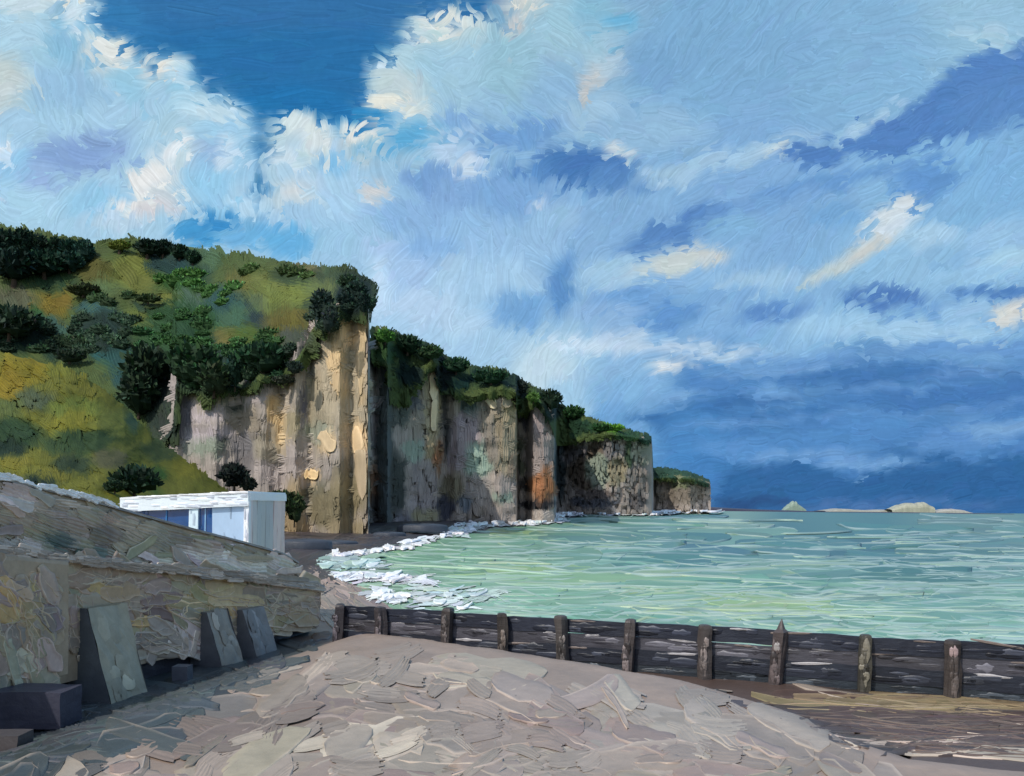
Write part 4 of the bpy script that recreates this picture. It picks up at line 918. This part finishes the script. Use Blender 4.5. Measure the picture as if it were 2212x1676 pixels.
F_foot = lambda X, Y: unproj(X, Y, 140.0 + 0 * np.asarray(X))
for a, lb in zip([(606, 1078, 40, 16, (44, 54, 34)), (636, 1100, 24, 36, (44, 56, 34))], ["scrub bush above the kiosk roof at the cliff foot", "tall scrub bush right of the kiosk at the cliff foot"]):
    bush(*a[:4], F_foot, a[4], lb, n=150, front=0)

# ================================================================== ROCK SLABS at the cliff foot
for (X, Y, rx, ry, D, lb) in [(720, 1176, 52, 9, 118, "long flat dark rock slab left of the surf"), (660, 1178, 56, 14, 105, "broad dark rock slab nearest the white kiosk"), (840, 1156, 34, 7, 150, "small dark rock slab in the middle of the shelf"), (910, 1142, 52, 11, 165, "dark rock slab below the pointed cliff spike")]:
    b = Buf(); c = unproj(X, Y, D); k = D / FPX * S
    th = np.linspace(0, 2 * math.pi, 25); rr = np.array([1.0, 1.0, .93, .6, .01])
    zz = np.array([-.8, .5, 1.0, 1.25, 1.3]) * ry * k * .7
    T_, R_ = np.meshgrid(th, rr, indexing='ij')
    wv = 1 + .12 * noise(np.cos(T_) * 2 + X, np.sin(T_) * 2, 3)
    Pp = np.stack([c[0] + rx * k * R_ * wv * np.cos(T_), c[1] + rx * k * .8 * R_ * wv * np.sin(T_), c[2] + zz[None, :] + .05 * rx * k * noise(T_, R_ * 3, 5)], -1)
    b.add(Pp, gridquads(25, 5), lin(np.array([66., 72., 82.])), True)
    o = b.build("rock_slab", M_rock, loc=(c[0], c[1], 0)); o["label"] = lb; o["category"] = "rock"; o["group"] = "dark rock slabs on the foreshore"

# ================================================================== SEA WALL
wroot = thing("sea_wall", Vector(wallpt(0.3, 0, 0)), "long grey weathered concrete sea wall sloping down to the beach", "sea wall")
Kw = np.array([.275, .31, .375])
wf = Field(-60, 1000, 740, 1620, (100, 94, 86), wob=7, seed=25)
cc1 = lambda x, y: (x * .4075, 994 + y * .4075)
for a in [(200, 330, 260, 90, (100, 92, 84)), (100, 205, 105, 45, (134, 130, 142), 8), (330, 285, 90, 26, (98, 94, 98), 14), (400, 235, 90, 26, (122, 118, 114), 10), (150, 380, 150, 20, (98, 92, 72)), (50, 430, 80, 40, (112, 112, 112)), (130, 450, 90, 30, (122, 120, 122)), (300, 430, 90, 34, (46, 68, 70)), (450, 480, 90, 20, (48, 72, 72)),
          (540, 400, 60, 70, (76, 72, 66)), (700, 300, 160, 60, (108, 100, 88), 12), (700, 440, 120, 60, (106, 102, 86)), (860, 440, 40, 80, (92, 96, 86)), (800, 515, 130, 34, (130, 130, 134), 6), (950, 400, 60, 90, (84, 78, 68)), (1100, 510, 150, 50, (134, 134, 138), 8), (1080, 450, 90, 30, (108, 100, 90)),
          (1300, 460, 160, 50, (96, 90, 72), 14), (1250, 550, 160, 34, (132, 132, 138), 8), (1500, 560, 90, 50, (124, 122, 130), 16), (1600, 560, 60, 40, (112, 104, 86), 20),
          (100, 520, 150, 30, (138, 132, 132), 4), (330, 540, 120, 16, (110, 106, 104)), (100, 600, 130, 40, (98, 88, 84)), (400, 620, 180, 26, (108, 100, 88)), (80, 770, 110, 90, (132, 110, 56)), (60, 930, 60, 60, (88, 84, 84)), (170, 950, 60, 90, (100, 94, 70)), (250, 760, 80, 90, (88, 82, 78)),
          (310, 1010, 60, 130, (132, 128, 142)), (140, 1080, 150, 90, (110, 106, 96)), (300, 700, 90, 50, (98, 88, 90)), (500, 690, 66, 34, (134, 114, 66)), (720, 660, 140, 70, (102, 90, 88)), (680, 830, 50, 90, (120, 104, 76)), (770, 850, 44, 80, (148, 116, 56), -15), (640, 740, 40, 60, (110, 96, 70)),
          (890, 940, 140, 120, (104, 98, 92)), (870, 800, 90, 60, (86, 80, 78)), (1040, 770, 90, 44, (140, 124, 84), 10), (1150, 730, 120, 80, (116, 104, 66)), (1230, 770, 30, 50, (130, 118, 60)), (980, 670, 150, 20, (126, 116, 96), 6), (1400, 700, 150, 60, (94, 88, 82)), (1400, 800, 150, 60, (100, 90, 76)),
          (1390, 850, 50, 50, (124, 114, 96), 30), (1550, 820, 90, 90, (102, 88, 66)), (1560, 880, 40, 30, (130, 124, 110)), (1650, 680, 60, 80, (104, 92, 88)), (1000, 960, 40, 110, (124, 120, 126))]:
    X, Y = cc1(a[0], a[1]); wf.e(X, Y, a[2] * .4075, a[3] * .4075, a[4], a[5] if len(a) > 5 else 0, .25)
wf.C = calm(wf.C, .5) * np.array([1.0, .985, .97])
def F_wallw(w, dw=None):
    def F(X, Y):
        dx, dz = direction(X, Y)
        o = W0 + WN * w
        t = np.clip((dx * o[1] - o[0]) / (WD[0] - WD[1] * dx), -1, TEND)
        D = o[1] + WD[1] * t
        x = o[0] + WD[0] * t
        return np.stack([x, D, EYE + dz * D], -1)
    return F
def slab(buf, t0, t1, w0, w1, zb, ztop, col, n=24, rough=.02, m=8):
    """a run of wall between t0 and t1, from w0 (back) to w1 (front face), zb(t)..ztop(t): closed, with uneven faces"""
    t = np.linspace(t0, t1, n)
    ring = [(w0, 0)] + [(w0, 1)] + [(w1 - .03, 1.0)] + [(w1, 1 - .03 - .97 * k / m) for k in range(m + 1)] + [(w0, 0)]
    V = []
    for k, (w_, f) in enumerate(ring):
        zz = zb(t) + (ztop(t) - zb(t)) * max(f, 0)
        ww2 = w_ + (rough * noise(t * 40, np.full(n, f * 9.0), int(abs(w1) * 10) + 3) if 0 < k < len(ring) - 1 and w_ > w0 else 0)
        V.append(wallpt(t, ww2 + 0 * t, zz))
    V = np.stack(V, 1)
    buf.add(V, gridquads(n, len(ring)), col, False)
    for i in (0, -1):
        r = V[i]
        c_ = r[[0, 1, 2, -2]]
        buf.add(c_, [[0, 1, 2, 3]], col if np.ndim(col) == 1 else col[0], False)
def wallpaint(buf, N, poly, w, L, Wd, ang, lip=1.2, film=.5, jit=.06, brushy=0, pxs=None, K=Kw, lipc=1.1):
    xs_ = [p[0] for p in poly]; ys_ = [p[1] for p in poly]
    X = rng.uniform(min(xs_), max(xs_), N); Y = rng.uniform(min(ys_), max(ys_), N)
    m = in_poly(X, Y, poly); X, Y = X[m], Y[m]; n = len(X)
    c = wf.at(X, Y) * (1 + jit * rng.standard_normal((n, 1))) + 2.5 * rng.standard_normal((n, 3))
    if brushy:
        brush(buf, X, Y, ang + .15 * rng.standard_normal(n), rng.uniform(*L, n), rng.uniform(*Wd, n), c, F_wallw(w), K=K, nb=5, ns=3, tint=.07, relief=.5, step=.0015, offdir=(WN[0], WN[1], 0), field=wf)
    else:
        knife(buf, X, Y, ang + .3 * rng.standard_normal(n), rng.uniform(*L, n), rng.uniform(*Wd, n), c, F_wallw(w), K=K, lip=lip, film=film * .45, offdir=(WN[0], WN[1], 0), step=.05, order=rng.permutation(n) / n, lipc=lipc, lipmix=((150, 148, 146), .3))
wc = lin(np.array([98., 92., 84.])) / Kw
# parapet
b = Buf(); slab(b, -.5, TEND, -1.25, -.9, lambda t: zl(t) - .25, zt, wc, 60)
ppoly = [(-60, 1040), (0, 1050), (114, 1078), (216, 1104), (285, 1122), (407, 1158), (520, 1188), (611, 1212), (660, 1238), (670, 1250), (407, 1222), (244, 1204), (0, 1176), (-60, 1170)]
wallpaint(b, 110, ppoly, -.9, (50, 120), (14, 34), .2); wallpaint(b, 900, ppoly, -.84, (30, 70), (14, 28), .35, brushy=1); wallpaint(b, 46, ppoly, -.8, (40, 90), (10, 22), .2)
pw = b.build("parapet", M_wall, wroot, Vector(wallpt(0.3, 0, 0)))
# coping: pale, with whiter dabs along its near end
b = Buf(); slab(b, -.5, TEND - .01, -1.3, -.83, lambda t: zt(t) - .005, lambda t: zt(t) + .07, lin(np.array([112., 110., 108.])) / .5, 90, .02, 2)
X = rng.uniform(-40, 240, 60); Y = np.interp(X, [0, 114, 216, 285], [1027, 1056, 1082, 1102]) + rng.normal(0, 2, 60)
knife(b, X, Y, .28 + .2 * rng.standard_normal(60), rng.uniform(14, 40, 60), rng.uniform(4, 9, 60), np.array([[222., 224., 220.]]) + rng.normal(0, 12, (60, 1)), F_wallw(-.83), K=.7, lip=1.2, film=.6, offdir=(WN[0], WN[1], .3), step=.02)
b.build("coping", M_wall, pw if False else wroot, Vector(wallpt(0.3, 0, 0)))
# ledge
b = Buf(); slab(b, -.5, TEND, -.95, .24, lambda t: zl(t) - .16, zl, lin(np.array([124., 120., 120.])) / .6, 60, .03, 3)
X = rng.uniform(-60, 680, 160); Y = np.interp(X, [0, 120, 244, 407, 560, 668], [1187, 1200, 1217, 1233, 1248, 1261]) + rng.normal(1, 4, 160)
knife(b, X, Y, .1 + .08 * rng.standard_normal(160), rng.uniform(24, 80, 160), rng.uniform(6, 13, 160), np.array([[132., 122., 112.]]) * (1 + .12 * rng.standard_normal((160, 1))), F_wallw(.25), K=.5, lip=1.3, film=.5, offdir=(WN[0], WN[1], .2), step=.03)
b.build("ledge", M_wall, wroot, Vector(wallpt(0.3, 0, 0)))
# lower wall: a near bay standing forward, and the long bay with its undercut
t_a = pz(147, 1400, .35)[0]
b = Buf(); slab(b, -.5, t_a, -.9, .35, lambda t: .95 - .3 * t, lambda t: zl(t) - .16, wc, 24)
p1 = [(-60, 1232), (112, 1240), (112, 1452), (-60, 1474)]
wallpaint(b, 120, p1, .35, (50, 110), (20, 46), 1.2); wallpaint(b, 60, p1, .35, (30, 70), (10, 22), .2)
b.build("wall_bay", M_wall, wroot, Vector(wallpt(0.3, 0, 0)), label="near bay of the wall with an ochre stain, standing forward")
b = Buf(); slab(b, t_a, TEND, -.9, .0, lambda t: np.interp(t, [.1, .45, .62, .8, 1.05], [.62, .55, .5, .55, .45]), lambda t: zl(t) - .16, wc, 50)
p2 = [(150, 1215), (407, 1240), (560, 1256), (688, 1268), (690, 1336), (600, 1352), (500, 1386), (424, 1408), (310, 1408), (150, 1408)]
wallpaint(b, 260, p2, .0, (50, 130), (20, 46), .15); wallpaint(b, 110, p2, .0, (30, 70), (14, 28), 1.4)
b.build("wall_bay", M_wall, wroot, Vector(wallpt(0.3, 0, 0)), label="long far bay of the wall, undercut at its foot")
b = Buf(); slab(b, -.5, TEND - .01, -.95, -.35, lambda t: -.8 + 0 * t, lambda t: 1.0 - .4 * np.clip(t, 0, 1), lin(np.array([60., 62., 72.])), 40, .03)  # dark colour deepens the real shade of the recess
b.build("footing", M_wall, wroot, Vector(wallpt(0.3, 0, 0)), label="dark recessed footing")
# buttresses
def buttress(t0, t1, ztp, out, col, dark, lbl, outtop=.26):
    b = Buf()
    z0 = -.3
    n = 7; k = np.linspace(0, 1, n)
    wv = outtop + (out - outtop) * k; zv = ztp + (z0 - ztp) * k
    m = 6
    T_ = np.linspace(t0, t1, m)
    TT, WW = np.meshgrid(T_, wv, indexing='ij'); _, ZZ = np.meshgrid(T_, zv, indexing='ij')
    V = wallpt(TT, WW + .06 * noise(TT * 60, ZZ * 2.6, 7), ZZ)
    b.add(V, gridquads(m, n), lin(np.array(col, float)) / Kw * (1 + .1 * noise(TT * 90, ZZ * 3, 2))[..., None].reshape(-1, 1), False)
    for tx, cc_ in ((t0, dark), (t1, dark)):  # side faces painted darker, shade put into their colour
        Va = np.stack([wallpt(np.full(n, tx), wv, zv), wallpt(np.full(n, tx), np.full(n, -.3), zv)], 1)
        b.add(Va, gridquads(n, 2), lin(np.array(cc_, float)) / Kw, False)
    Vt = np.stack([wallpt(T_, np.full(m, outtop), np.full(m, ztp)), wallpt(T_, np.full(m, -.3), np.full(m, ztp))], 1)
    b.add(Vt, gridquads(m, 2), lin(np.array(col, float)) / Kw, False)
    # trowelled patches on the sloping face, the last a painted highlight
    nk = 10
    hwt = .30 / WL
    tt_ = rng.uniform(t0 + hwt, t1 - hwt, nk); kk_ = rng.uniform(.12, .9, nk)
    ctr = wallpt(tt_, outtop + (out - outtop) * kk_ + .02, ztp + (z0 - ztp) * kk_)
    for j in range(nk):
        sx_, sz_ = rng.uniform(.16, .28), rng.uniform(.2, .45)
        d1 = np.array([WD[0], WD[1], 0]) / WL; d2 = np.array([WN[0] * (out - outtop), WN[1] * (out - outtop), z0 - ztp]); d2 /= np.linalg.norm(d2)
        nn = np.cross(d2, d1); nn /= np.linalg.norm(nn)
        if nn[0] < 0: nn = -nn
        g_ = np.linspace(-1, 1, 5); GA, GB_ = np.meshgrid(g_, g_, indexing='ij')
        rr_ = np.sqrt(1 - .45 * np.minimum(GA ** 2, 1) * GB_ ** 2); GA = GA * rr_; GB_ = GB_ * rr_
        hh = np.where(np.maximum(abs(GA), abs(GB_)) > .72, -.012, .008 + .008 * (GA > .3))
        Vp = ctr[j] + d1 * GA[..., None] * sx_ * (1 + .15 * rng.standard_normal((5, 5, 1))) + d2 * GB_[..., None] * sz_ + nn * hh[..., None]
        b.add(Vp, gridquads(5, 5), lin(np.array(col, float) * (rng.uniform(.92, 1.12) if j < nk - 1 else 1.28)) / Kw, True)
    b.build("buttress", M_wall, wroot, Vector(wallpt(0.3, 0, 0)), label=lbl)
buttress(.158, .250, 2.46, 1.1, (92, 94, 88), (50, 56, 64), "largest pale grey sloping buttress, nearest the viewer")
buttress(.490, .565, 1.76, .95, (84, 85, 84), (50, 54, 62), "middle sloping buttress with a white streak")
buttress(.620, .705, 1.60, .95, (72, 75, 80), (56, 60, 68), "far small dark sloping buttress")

def box(buf, c0, ax, ay, az, col, n=(4, 2, 4), rough=.01, seed=0):
    """an uneven block: centre c0 and three half-axis vectors; each side a small grid with worn edges"""
    c0, ax, ay, az = [np.asarray(v, float) for v in (c0, ax, ay, az)]
    for (u, v, w_, nu, nv) in ((ax, az, ay, n[0], n[2]), (ax, az, -ay, n[0], n[2]), (ay, az, ax, n[1], n[2]), (ay, az, -ax, n[1], n[2]), (ax, ay, az, n[0], n[1]), (ax, ay, -az, n[0], n[1])):
        gu = np.linspace(-1, 1, nu + 1); gv = np.linspace(-1, 1, nv + 1)
        GU, GV = np.meshgrid(gu, gv, indexing='ij')
        P = c0 + GU[..., None] * u + GV[..., None] * v + w_
        s3 = P.sum(-1)
        P = P + rough * np.stack([noise(P[..., 0] * 3.1, P[..., 2] * 3 + P[..., 1], seed), noise(P[..., 1] * 3.3, P[..., 2] * 3 + P[..., 0], seed + 1), noise(P[..., 0] * 3 + P[..., 1], P[..., 2] * 3.5, seed + 2)], -1)
        buf.add(P, gridquads(nu + 1, nv + 1), col, False)

# loose blocks at the foot of the wall
def block(X0, X1, Y0, Y1, D, dep, col, label, name="concrete_block", cat="block"):
    a = unproj(X0, Y1, D); c = unproj(X1, Y0, D)
    b = Buf()
    ctr = np.array([(a[0] + c[0]) / 2, D + dep / 2, (a[2] + c[2]) / 2])
    box(b, ctr, ((c[0] - a[0]) / 2, 0, 0), (0, dep / 2, 0), (0, 0, (c[2] - a[2]) / 2), lin(np.array(col, float)), (6, 3, 5), .03, int(X0) + 3)
    o = b.build(name, M_wall, loc=(ctr[0], ctr[1], a[2])); o["label"] = label; o["category"] = cat
block(-70, 132, 1496, 1574, 20.2, 1.0, (66, 66, 80), "big dark square concrete block under the wall's near bay")
block(372, 404, 1442, 1478, 26.3, .5, (90, 92, 100), "small dark square block between the first and second buttress")
block(-40, 38, 1592, 1640, 17.6, .6, (80, 74, 74), "worn dark timber stump at the bottom left edge", "timber_stump", "stump")

# ================================================================== KIOSK
C = np.array([-10.45, 36.0]); ex = np.array([-1.0, .07]); ey = np.array([.065, 1.0])
kroot = thing("beach_kiosk", (C[0] - 2.5, C[1] + 2.2, 2.0), "white and blue beach kiosk standing behind the sloping sea wall", "kiosk")
LOCK = Vector((C[0] - 2.5, C[1] + 2.2, 2.0))
ztop_c = unproj(537, 1064, 36.0)[2]; ztop_l = unproj(270, 1078, 36.3)[2]
LK, DK = 5.05, 4.6
def kp(u, v, z): return np.array([C[0] + ex[0] * u + ey[0] * v, C[1] + ex[1] * u + ey[1] * v, z])
def kbox(u0, u1, v0, v1, z0, z1, col, name, mat=M_white, parent=kroot, dabs=0, label=None, K=.72, zl0=None):
    b = Buf()
    c = (kp(u0, v0, z0) + kp(u1, v1, z1)) / 2
    X3, Y3 = np.array([ex[0], ex[1], 0]), np.array([ey[0], ey[1], 0])
    sl = np.array([0, 0, (zl0 or 0)])
    box(b, c, X3 * abs(u1 - u0) / 2 + sl, Y3 * abs(v1 - v0) / 2, (0, 0, (z1 - z0) / 2), lin(np.array(col, float)) / K, (8, 3, 4), .012, int(u0 * 9 + z0 * 5))
    for _ in range(dabs):
        u = rng.uniform(u0, u1); z = rng.uniform(z0, z1); wide = abs(u1 - u0) > abs(z1 - z0)
        sx_, sz_ = (rng.uniform(.15, .5), rng.uniform(.04, .10)) if wide else (rng.uniform(.03, .09), rng.uniform(.15, .5))
        sx_ = min(sx_, abs(u1 - u0) * .45); sz_ = min(sz_, abs(z1 - z0) * .45)
        u = min(max(u, u0 + sx_), u1 - sx_); z = min(max(z, z0 + sz_), z1 - sz_)
        g_ = np.linspace(-1, 1, 5); GA, GB_ = np.meshgrid(g_, g_, indexing='ij')
        hh = np.where(np.maximum(abs(GA), abs(GB_)) > .9, -.01, .015 + .012 * (GB_ > .4))
        zoff = (zl0 or 0) * ((u - (u0 + u1) / 2) / max((u1 - u0) / 2, .01))
        p = kp(u, v0, z) + X3 * GA[..., None] * sx_ * (1 + .1 * rng.standard_normal((5, 5, 1))) + np.array([0, 0, 1]) * (GB_[..., None] * sz_ + zoff) - Y3 * hh[..., None]
        b.add(p, gridquads(5, 5), lin(np.clip(np.array(col, float) * rng.uniform(.78, 1.08), 0, 250)) / K, True)
    pr_ = {} if label is None else {"label": label}
    ploc = LOCK
    o = b.build(name, mat, kroot, ploc, **pr_)
    if parent is not kroot:
        o.parent = parent; o.location = (0, 0, 0)
    return o
zb_ = 1.2
kbox(.0, LK, .25, .35, zb_, ztop_c - .3, (150, 186, 214), "back_panel", K=.75)
sk_ = (ztop_l - ztop_c) / 2
kbox(-.05, LK + .1, -.12, .22, ztop_c + sk_ - .52, ztop_c + sk_ - .02, (210, 218, 228), "fascia", dabs=34, zl0=sk_, K=.72)
kbox(-.05, LK + .1, -.14, DK, ztop_c + sk_ - .03, ztop_c + sk_ + .06, (226, 228, 230), "roof", dabs=12, zl0=sk_, K=.8)
kbox(-.06, .14, -.05, .16, zb_, ztop_c - .35, (214, 218, 228), "post", dabs=12, label="white corner post")
kbox(2.0, 2.36, -.05, .16, zb_, ztop_c - .45, (196, 214, 228), "post", dabs=12, label="white post between the windows")
wi = kbox(2.36, LK, .08, .2, zb_ + 1.0, ztop_c - .40, (20, 70, 124), "window", mat=M_glass, dabs=10, K=.8, label="long blue window band at the left")
kbox(2.36, LK, .05, .10, zb_ + 1.62, zb_ + 1.68, (120, 170, 200), "glazing_bar", parent=wi)
kbox(3.3, 3.36, .05, .10, zb_ + 1.0, ztop_c - .62, (40, 100, 150), "glazing_bar", parent=wi)
w2 = kbox(1.45, 2.0, .08, .2, zb_ + .5, ztop_c - .42, (16, 74, 132), "window", mat=M_glass, dabs=5, K=.8, label="narrow dark blue window beside the post")
kbox(1.72, 1.76, .05, .1, zb_ + .5, ztop_c - .42, (130, 170, 200), "glazing_bar", parent=w2)
kbox(.14, 1.45, .04, .2, zb_, ztop_c - .4, (160, 184, 208), "serving_panel", dabs=22, K=.75)
kbox(.3, 1.3, .0, .06, zb_ + 1.62, zb_ + 1.95, (44, 84, 124), "serving_hatch", dabs=5, K=.8)
# end wall facing the sea: boards
for j in range(9):
    v0 = DK * j / 9; v1 = DK * (j + 1) / 9 - .02
    col = [(176, 176, 188), (160, 168, 178), (148, 160, 172), (150, 160, 170), (146, 156, 168), (152, 160, 172), (178, 170, 178), (184, 174, 180), (176, 166, 172)][j]
    b = Buf()
    zt_ = ztop_c - .30
    c = (kp(-.04, v0, zb_ - 1.2) + kp(.04, v1, zt_)) / 2
    box(b, c, np.array([ex[0], ex[1], 0]) * .03, np.array([ey[0], ey[1], 0]) * (v1 - v0) / 2, (0, 0, (zt_ - zb_ + 1.2) / 2), lin(np.array(col, float) * [1.0, .93, .86]) / .5, (1, 2, 8), .02, j)
    b.build("board", M_white, kroot, LOCK)
b = Buf(); c = (kp(-.08, 0, ztop_c - .30) + kp(0, DK, ztop_c - .02)) / 2
box(b, c, np.array([ex[0], ex[1], 0]) * .05, np.array([ey[0], ey[1], 0]) * DK / 2, (0, 0, .15), lin(np.array([214., 216., 226.])) / .6, (1, 8, 2), .015, 3)
b.build("end_fascia", M_white, kroot, LOCK)
kbox(0, LK, DK - .1, DK, zb_, ztop_c - .3, (150, 150, 156), "rear_wall")
kbox(LK - .1, LK, .3, DK, zb_, ztop_c - .5, (150, 150, 156), "side_wall")

# ================================================================== TIMBER GROYNE
GA_ = np.array([-6.9, 33.1]); GB2 = np.array([14.6, 24.7])
gd = (GB2 - GA_) / np.linalg.norm(GB2 - GA_); gn = np.array([gd[1], -gd[0]])
if gn[1] > 0: gn = -gn
GLEN = float(np.linalg.norm(GB2 - GA_))
def gs(X):   # distance along the groyne under drawing x
    dx, _ = direction(float(X), 1400.0)
    return (dx * GA_[1] - GA_[0]) / (gd[0] - gd[1] * dx)
groot = thing("timber_groyne", (GA_[0] + gd[0] * 10, GA_[1] + gd[1] * 10, 0), "long dark timber groyne of posts and planks running from the wall end into the sea", "groyne")
LOCG = Vector((GA_[0] + gd[0] * 10, GA_[1] + gd[1] * 10, 0))
G3d = np.array([gd[0], gd[1], 0]); N3d = np.array([gn[0], gn[1], 0]); Z3 = np.array([0, 0, 1.])
def gpt(s, z, w=0): return np.array([GA_[0] + gd[0] * s + gn[0] * w, GA_[1] + gd[1] * s + gn[1] * w, z])
posts = [735, 828, 968, 1092, 1220, 1358, 1525, 1678, 1868, 2058, 2262, 2480]
ps = [gs(x) for x in posts]
ztopg = 1.60
def gdab(b, s, z, w, ls, lz, col, K=.6, tilt=0):
    g_ = np.linspace(-1, 1, 6); GA2, GB3 = np.meshgrid(g_, g_[::1], indexing='ij')
    hh = np.where(np.maximum(abs(GA2), abs(GB3)) > .9, -.012, .014 + .02 * (GB3 > .5))
    env = np.sqrt(np.clip(1 - .75 * GA2 ** 2, .05, 1))
    p = gpt(s, z, w) + G3d * GA2[..., None] * ls + Z3 * ((GB3 * env)[..., None] * lz * (1 + .2 * rng.standard_normal((6, 1, 1))) + tilt * GA2[..., None] * ls) + N3d * hh[..., None]
    b.add(p, gridquads(6, 6), lin(np.clip(np.array(col, float), 0, 250)) / K, True)
rows = 4; ph_ = 1.72 / rows
for i in range(len(ps) - 1):
    s0, s1 = ps[i], ps[i + 1]
    for r in range(rows + 1):
        z1 = ztopg - .03 - ph_ * r + rng.normal(0, .015); z0 = z1 - ph_ - .03
        b = Buf()
        col = np.array([(31, 34, 43), (54, 53, 58), (29, 32, 40), (34, 39, 44), (26, 29, 38)][r], float) * rng.uniform(.85, 1.15)
        lean = rng.normal(0, .02)
        wv = -.02 - .035 * (r % 2) + rng.uniform(-.01, .01)
        ctr = gpt((s0 + s1) / 2, (z0 + z1) / 2, wv)
        box(b, ctr, G3d * ((s1 - s0) / 2 - .004) + Z3 * lean * .5, N3d * .045, Z3 * (z1 - z0) / 2, lin(col) / .6, (8, 1, 3), .022, i * 7 + r)
        nd = rng.integers(3, 7)
        for _ in range(nd):
            cc_ = col * rng.uniform(.7, 1.3) + (rng.choice([0, 0, 14, 22]))
            ls = rng.uniform(.15, .5)
            gdab(b, rng.uniform(s0 + ls, max(s1 - ls, s0 + ls + .01)), rng.uniform(z0 + .1, z1 - .1), wv + .05, ls, rng.uniform(.03, .12), cc_)
        # pale dabs paint wet highlights along the top edge
        if rng.random() < (.8 if i > 5 else .55) and r < 3:
            ls = rng.uniform(.25, .8) * (1.1 if i > 6 else .7)
            gdab(b, rng.uniform(s0 + .4, s1 - .4), z1 - .04, wv + .055, min(ls, (s1 - s0) / 2 - .1), rng.uniform(.02, .05), (172, 168, 168) if rng.random() < .6 else (128, 116, 110), K=.8, tilt=rng.normal(.02, .04))
        b.build("plank", M_timber, groot, LOCG)
hp = [.12, .10, .2, .12, .16, .16, .12, .14, .1, .1, .1, .1]
for i, s in enumerate(ps):
    b = Buf()
    zt2 = ztopg + hp[i] - .05
    rw = .19
    n = 17; m = 10
    a_ = np.linspace(0, 2 * math.pi, n) - i; zz = np.concatenate([np.linspace(-.9, zt2 - .12, m - 3), [zt2 - .03, zt2, zt2 + .005]])
    rr = np.concatenate([np.full(m - 3, 1.0), [.85, .5, .01]])
    if i == 7: rr = np.concatenate([np.full(m - 3, 1.0), [.55, .25, .01]]); zz[-3:] += (.0, .16, .28)
    A_, Z_ = np.meshgrid(a_, zz, indexing='ij'); R_ = np.broadcast_to(rr, A_.shape) * rw * (1 + .16 * noise(A_ * 1.3, Z_ * 3, i)) * .9 / np.maximum(np.abs(np.cos(A_ + i)), np.abs(np.sin(A_ + i))) ** .8
    R_ = R_.copy(); R_[-1] = R_[0]
    tl = rng.normal(0, .04)
    c0 = gpt(s, 0, .17)
    P = np.stack([c0[0] + R_ * np.cos(A_) + tl * Z_, c0[1] + R_ * np.sin(A_), Z_], -1)
    col = np.array([(66, 62, 66), (78, 72, 74), (74, 68, 66), (80, 72, 66), (96, 90, 86), (88, 80, 78), (94, 86, 82), (92, 82, 80), (86, 82, 72), (84, 76, 72), (70, 66, 68), (70, 66, 68)][i], float)
    b.add(P, gridquads(n, m), lin(col * .76) / .75, False)
    for _ in range(10):
        gdab(b, s + rng.uniform(-.06, .06), rng.uniform(.1, zt2 - .38), .17 + rw, rng.uniform(.04, .11), rng.uniform(.08, .3), col * rng.uniform(.5, 1.4), K=.7)
    if i == 7: gdab(b, s + .03, ztopg - .35 - .1 * (i == 7), .19 + rw, .09, .14, (150, 144, 140), K=.8)  # pale dab painted on the post as a highlight
    if i == 9: gdab(b, s, ztopg - .28, .19 + rw, .11, .16, (150, 130, 128), K=.8)
    pl = {"label": "post with a splintered pointed top"} if i == 7 else {}
    b.build("post", M_timber, groot, LOCG, **pl)
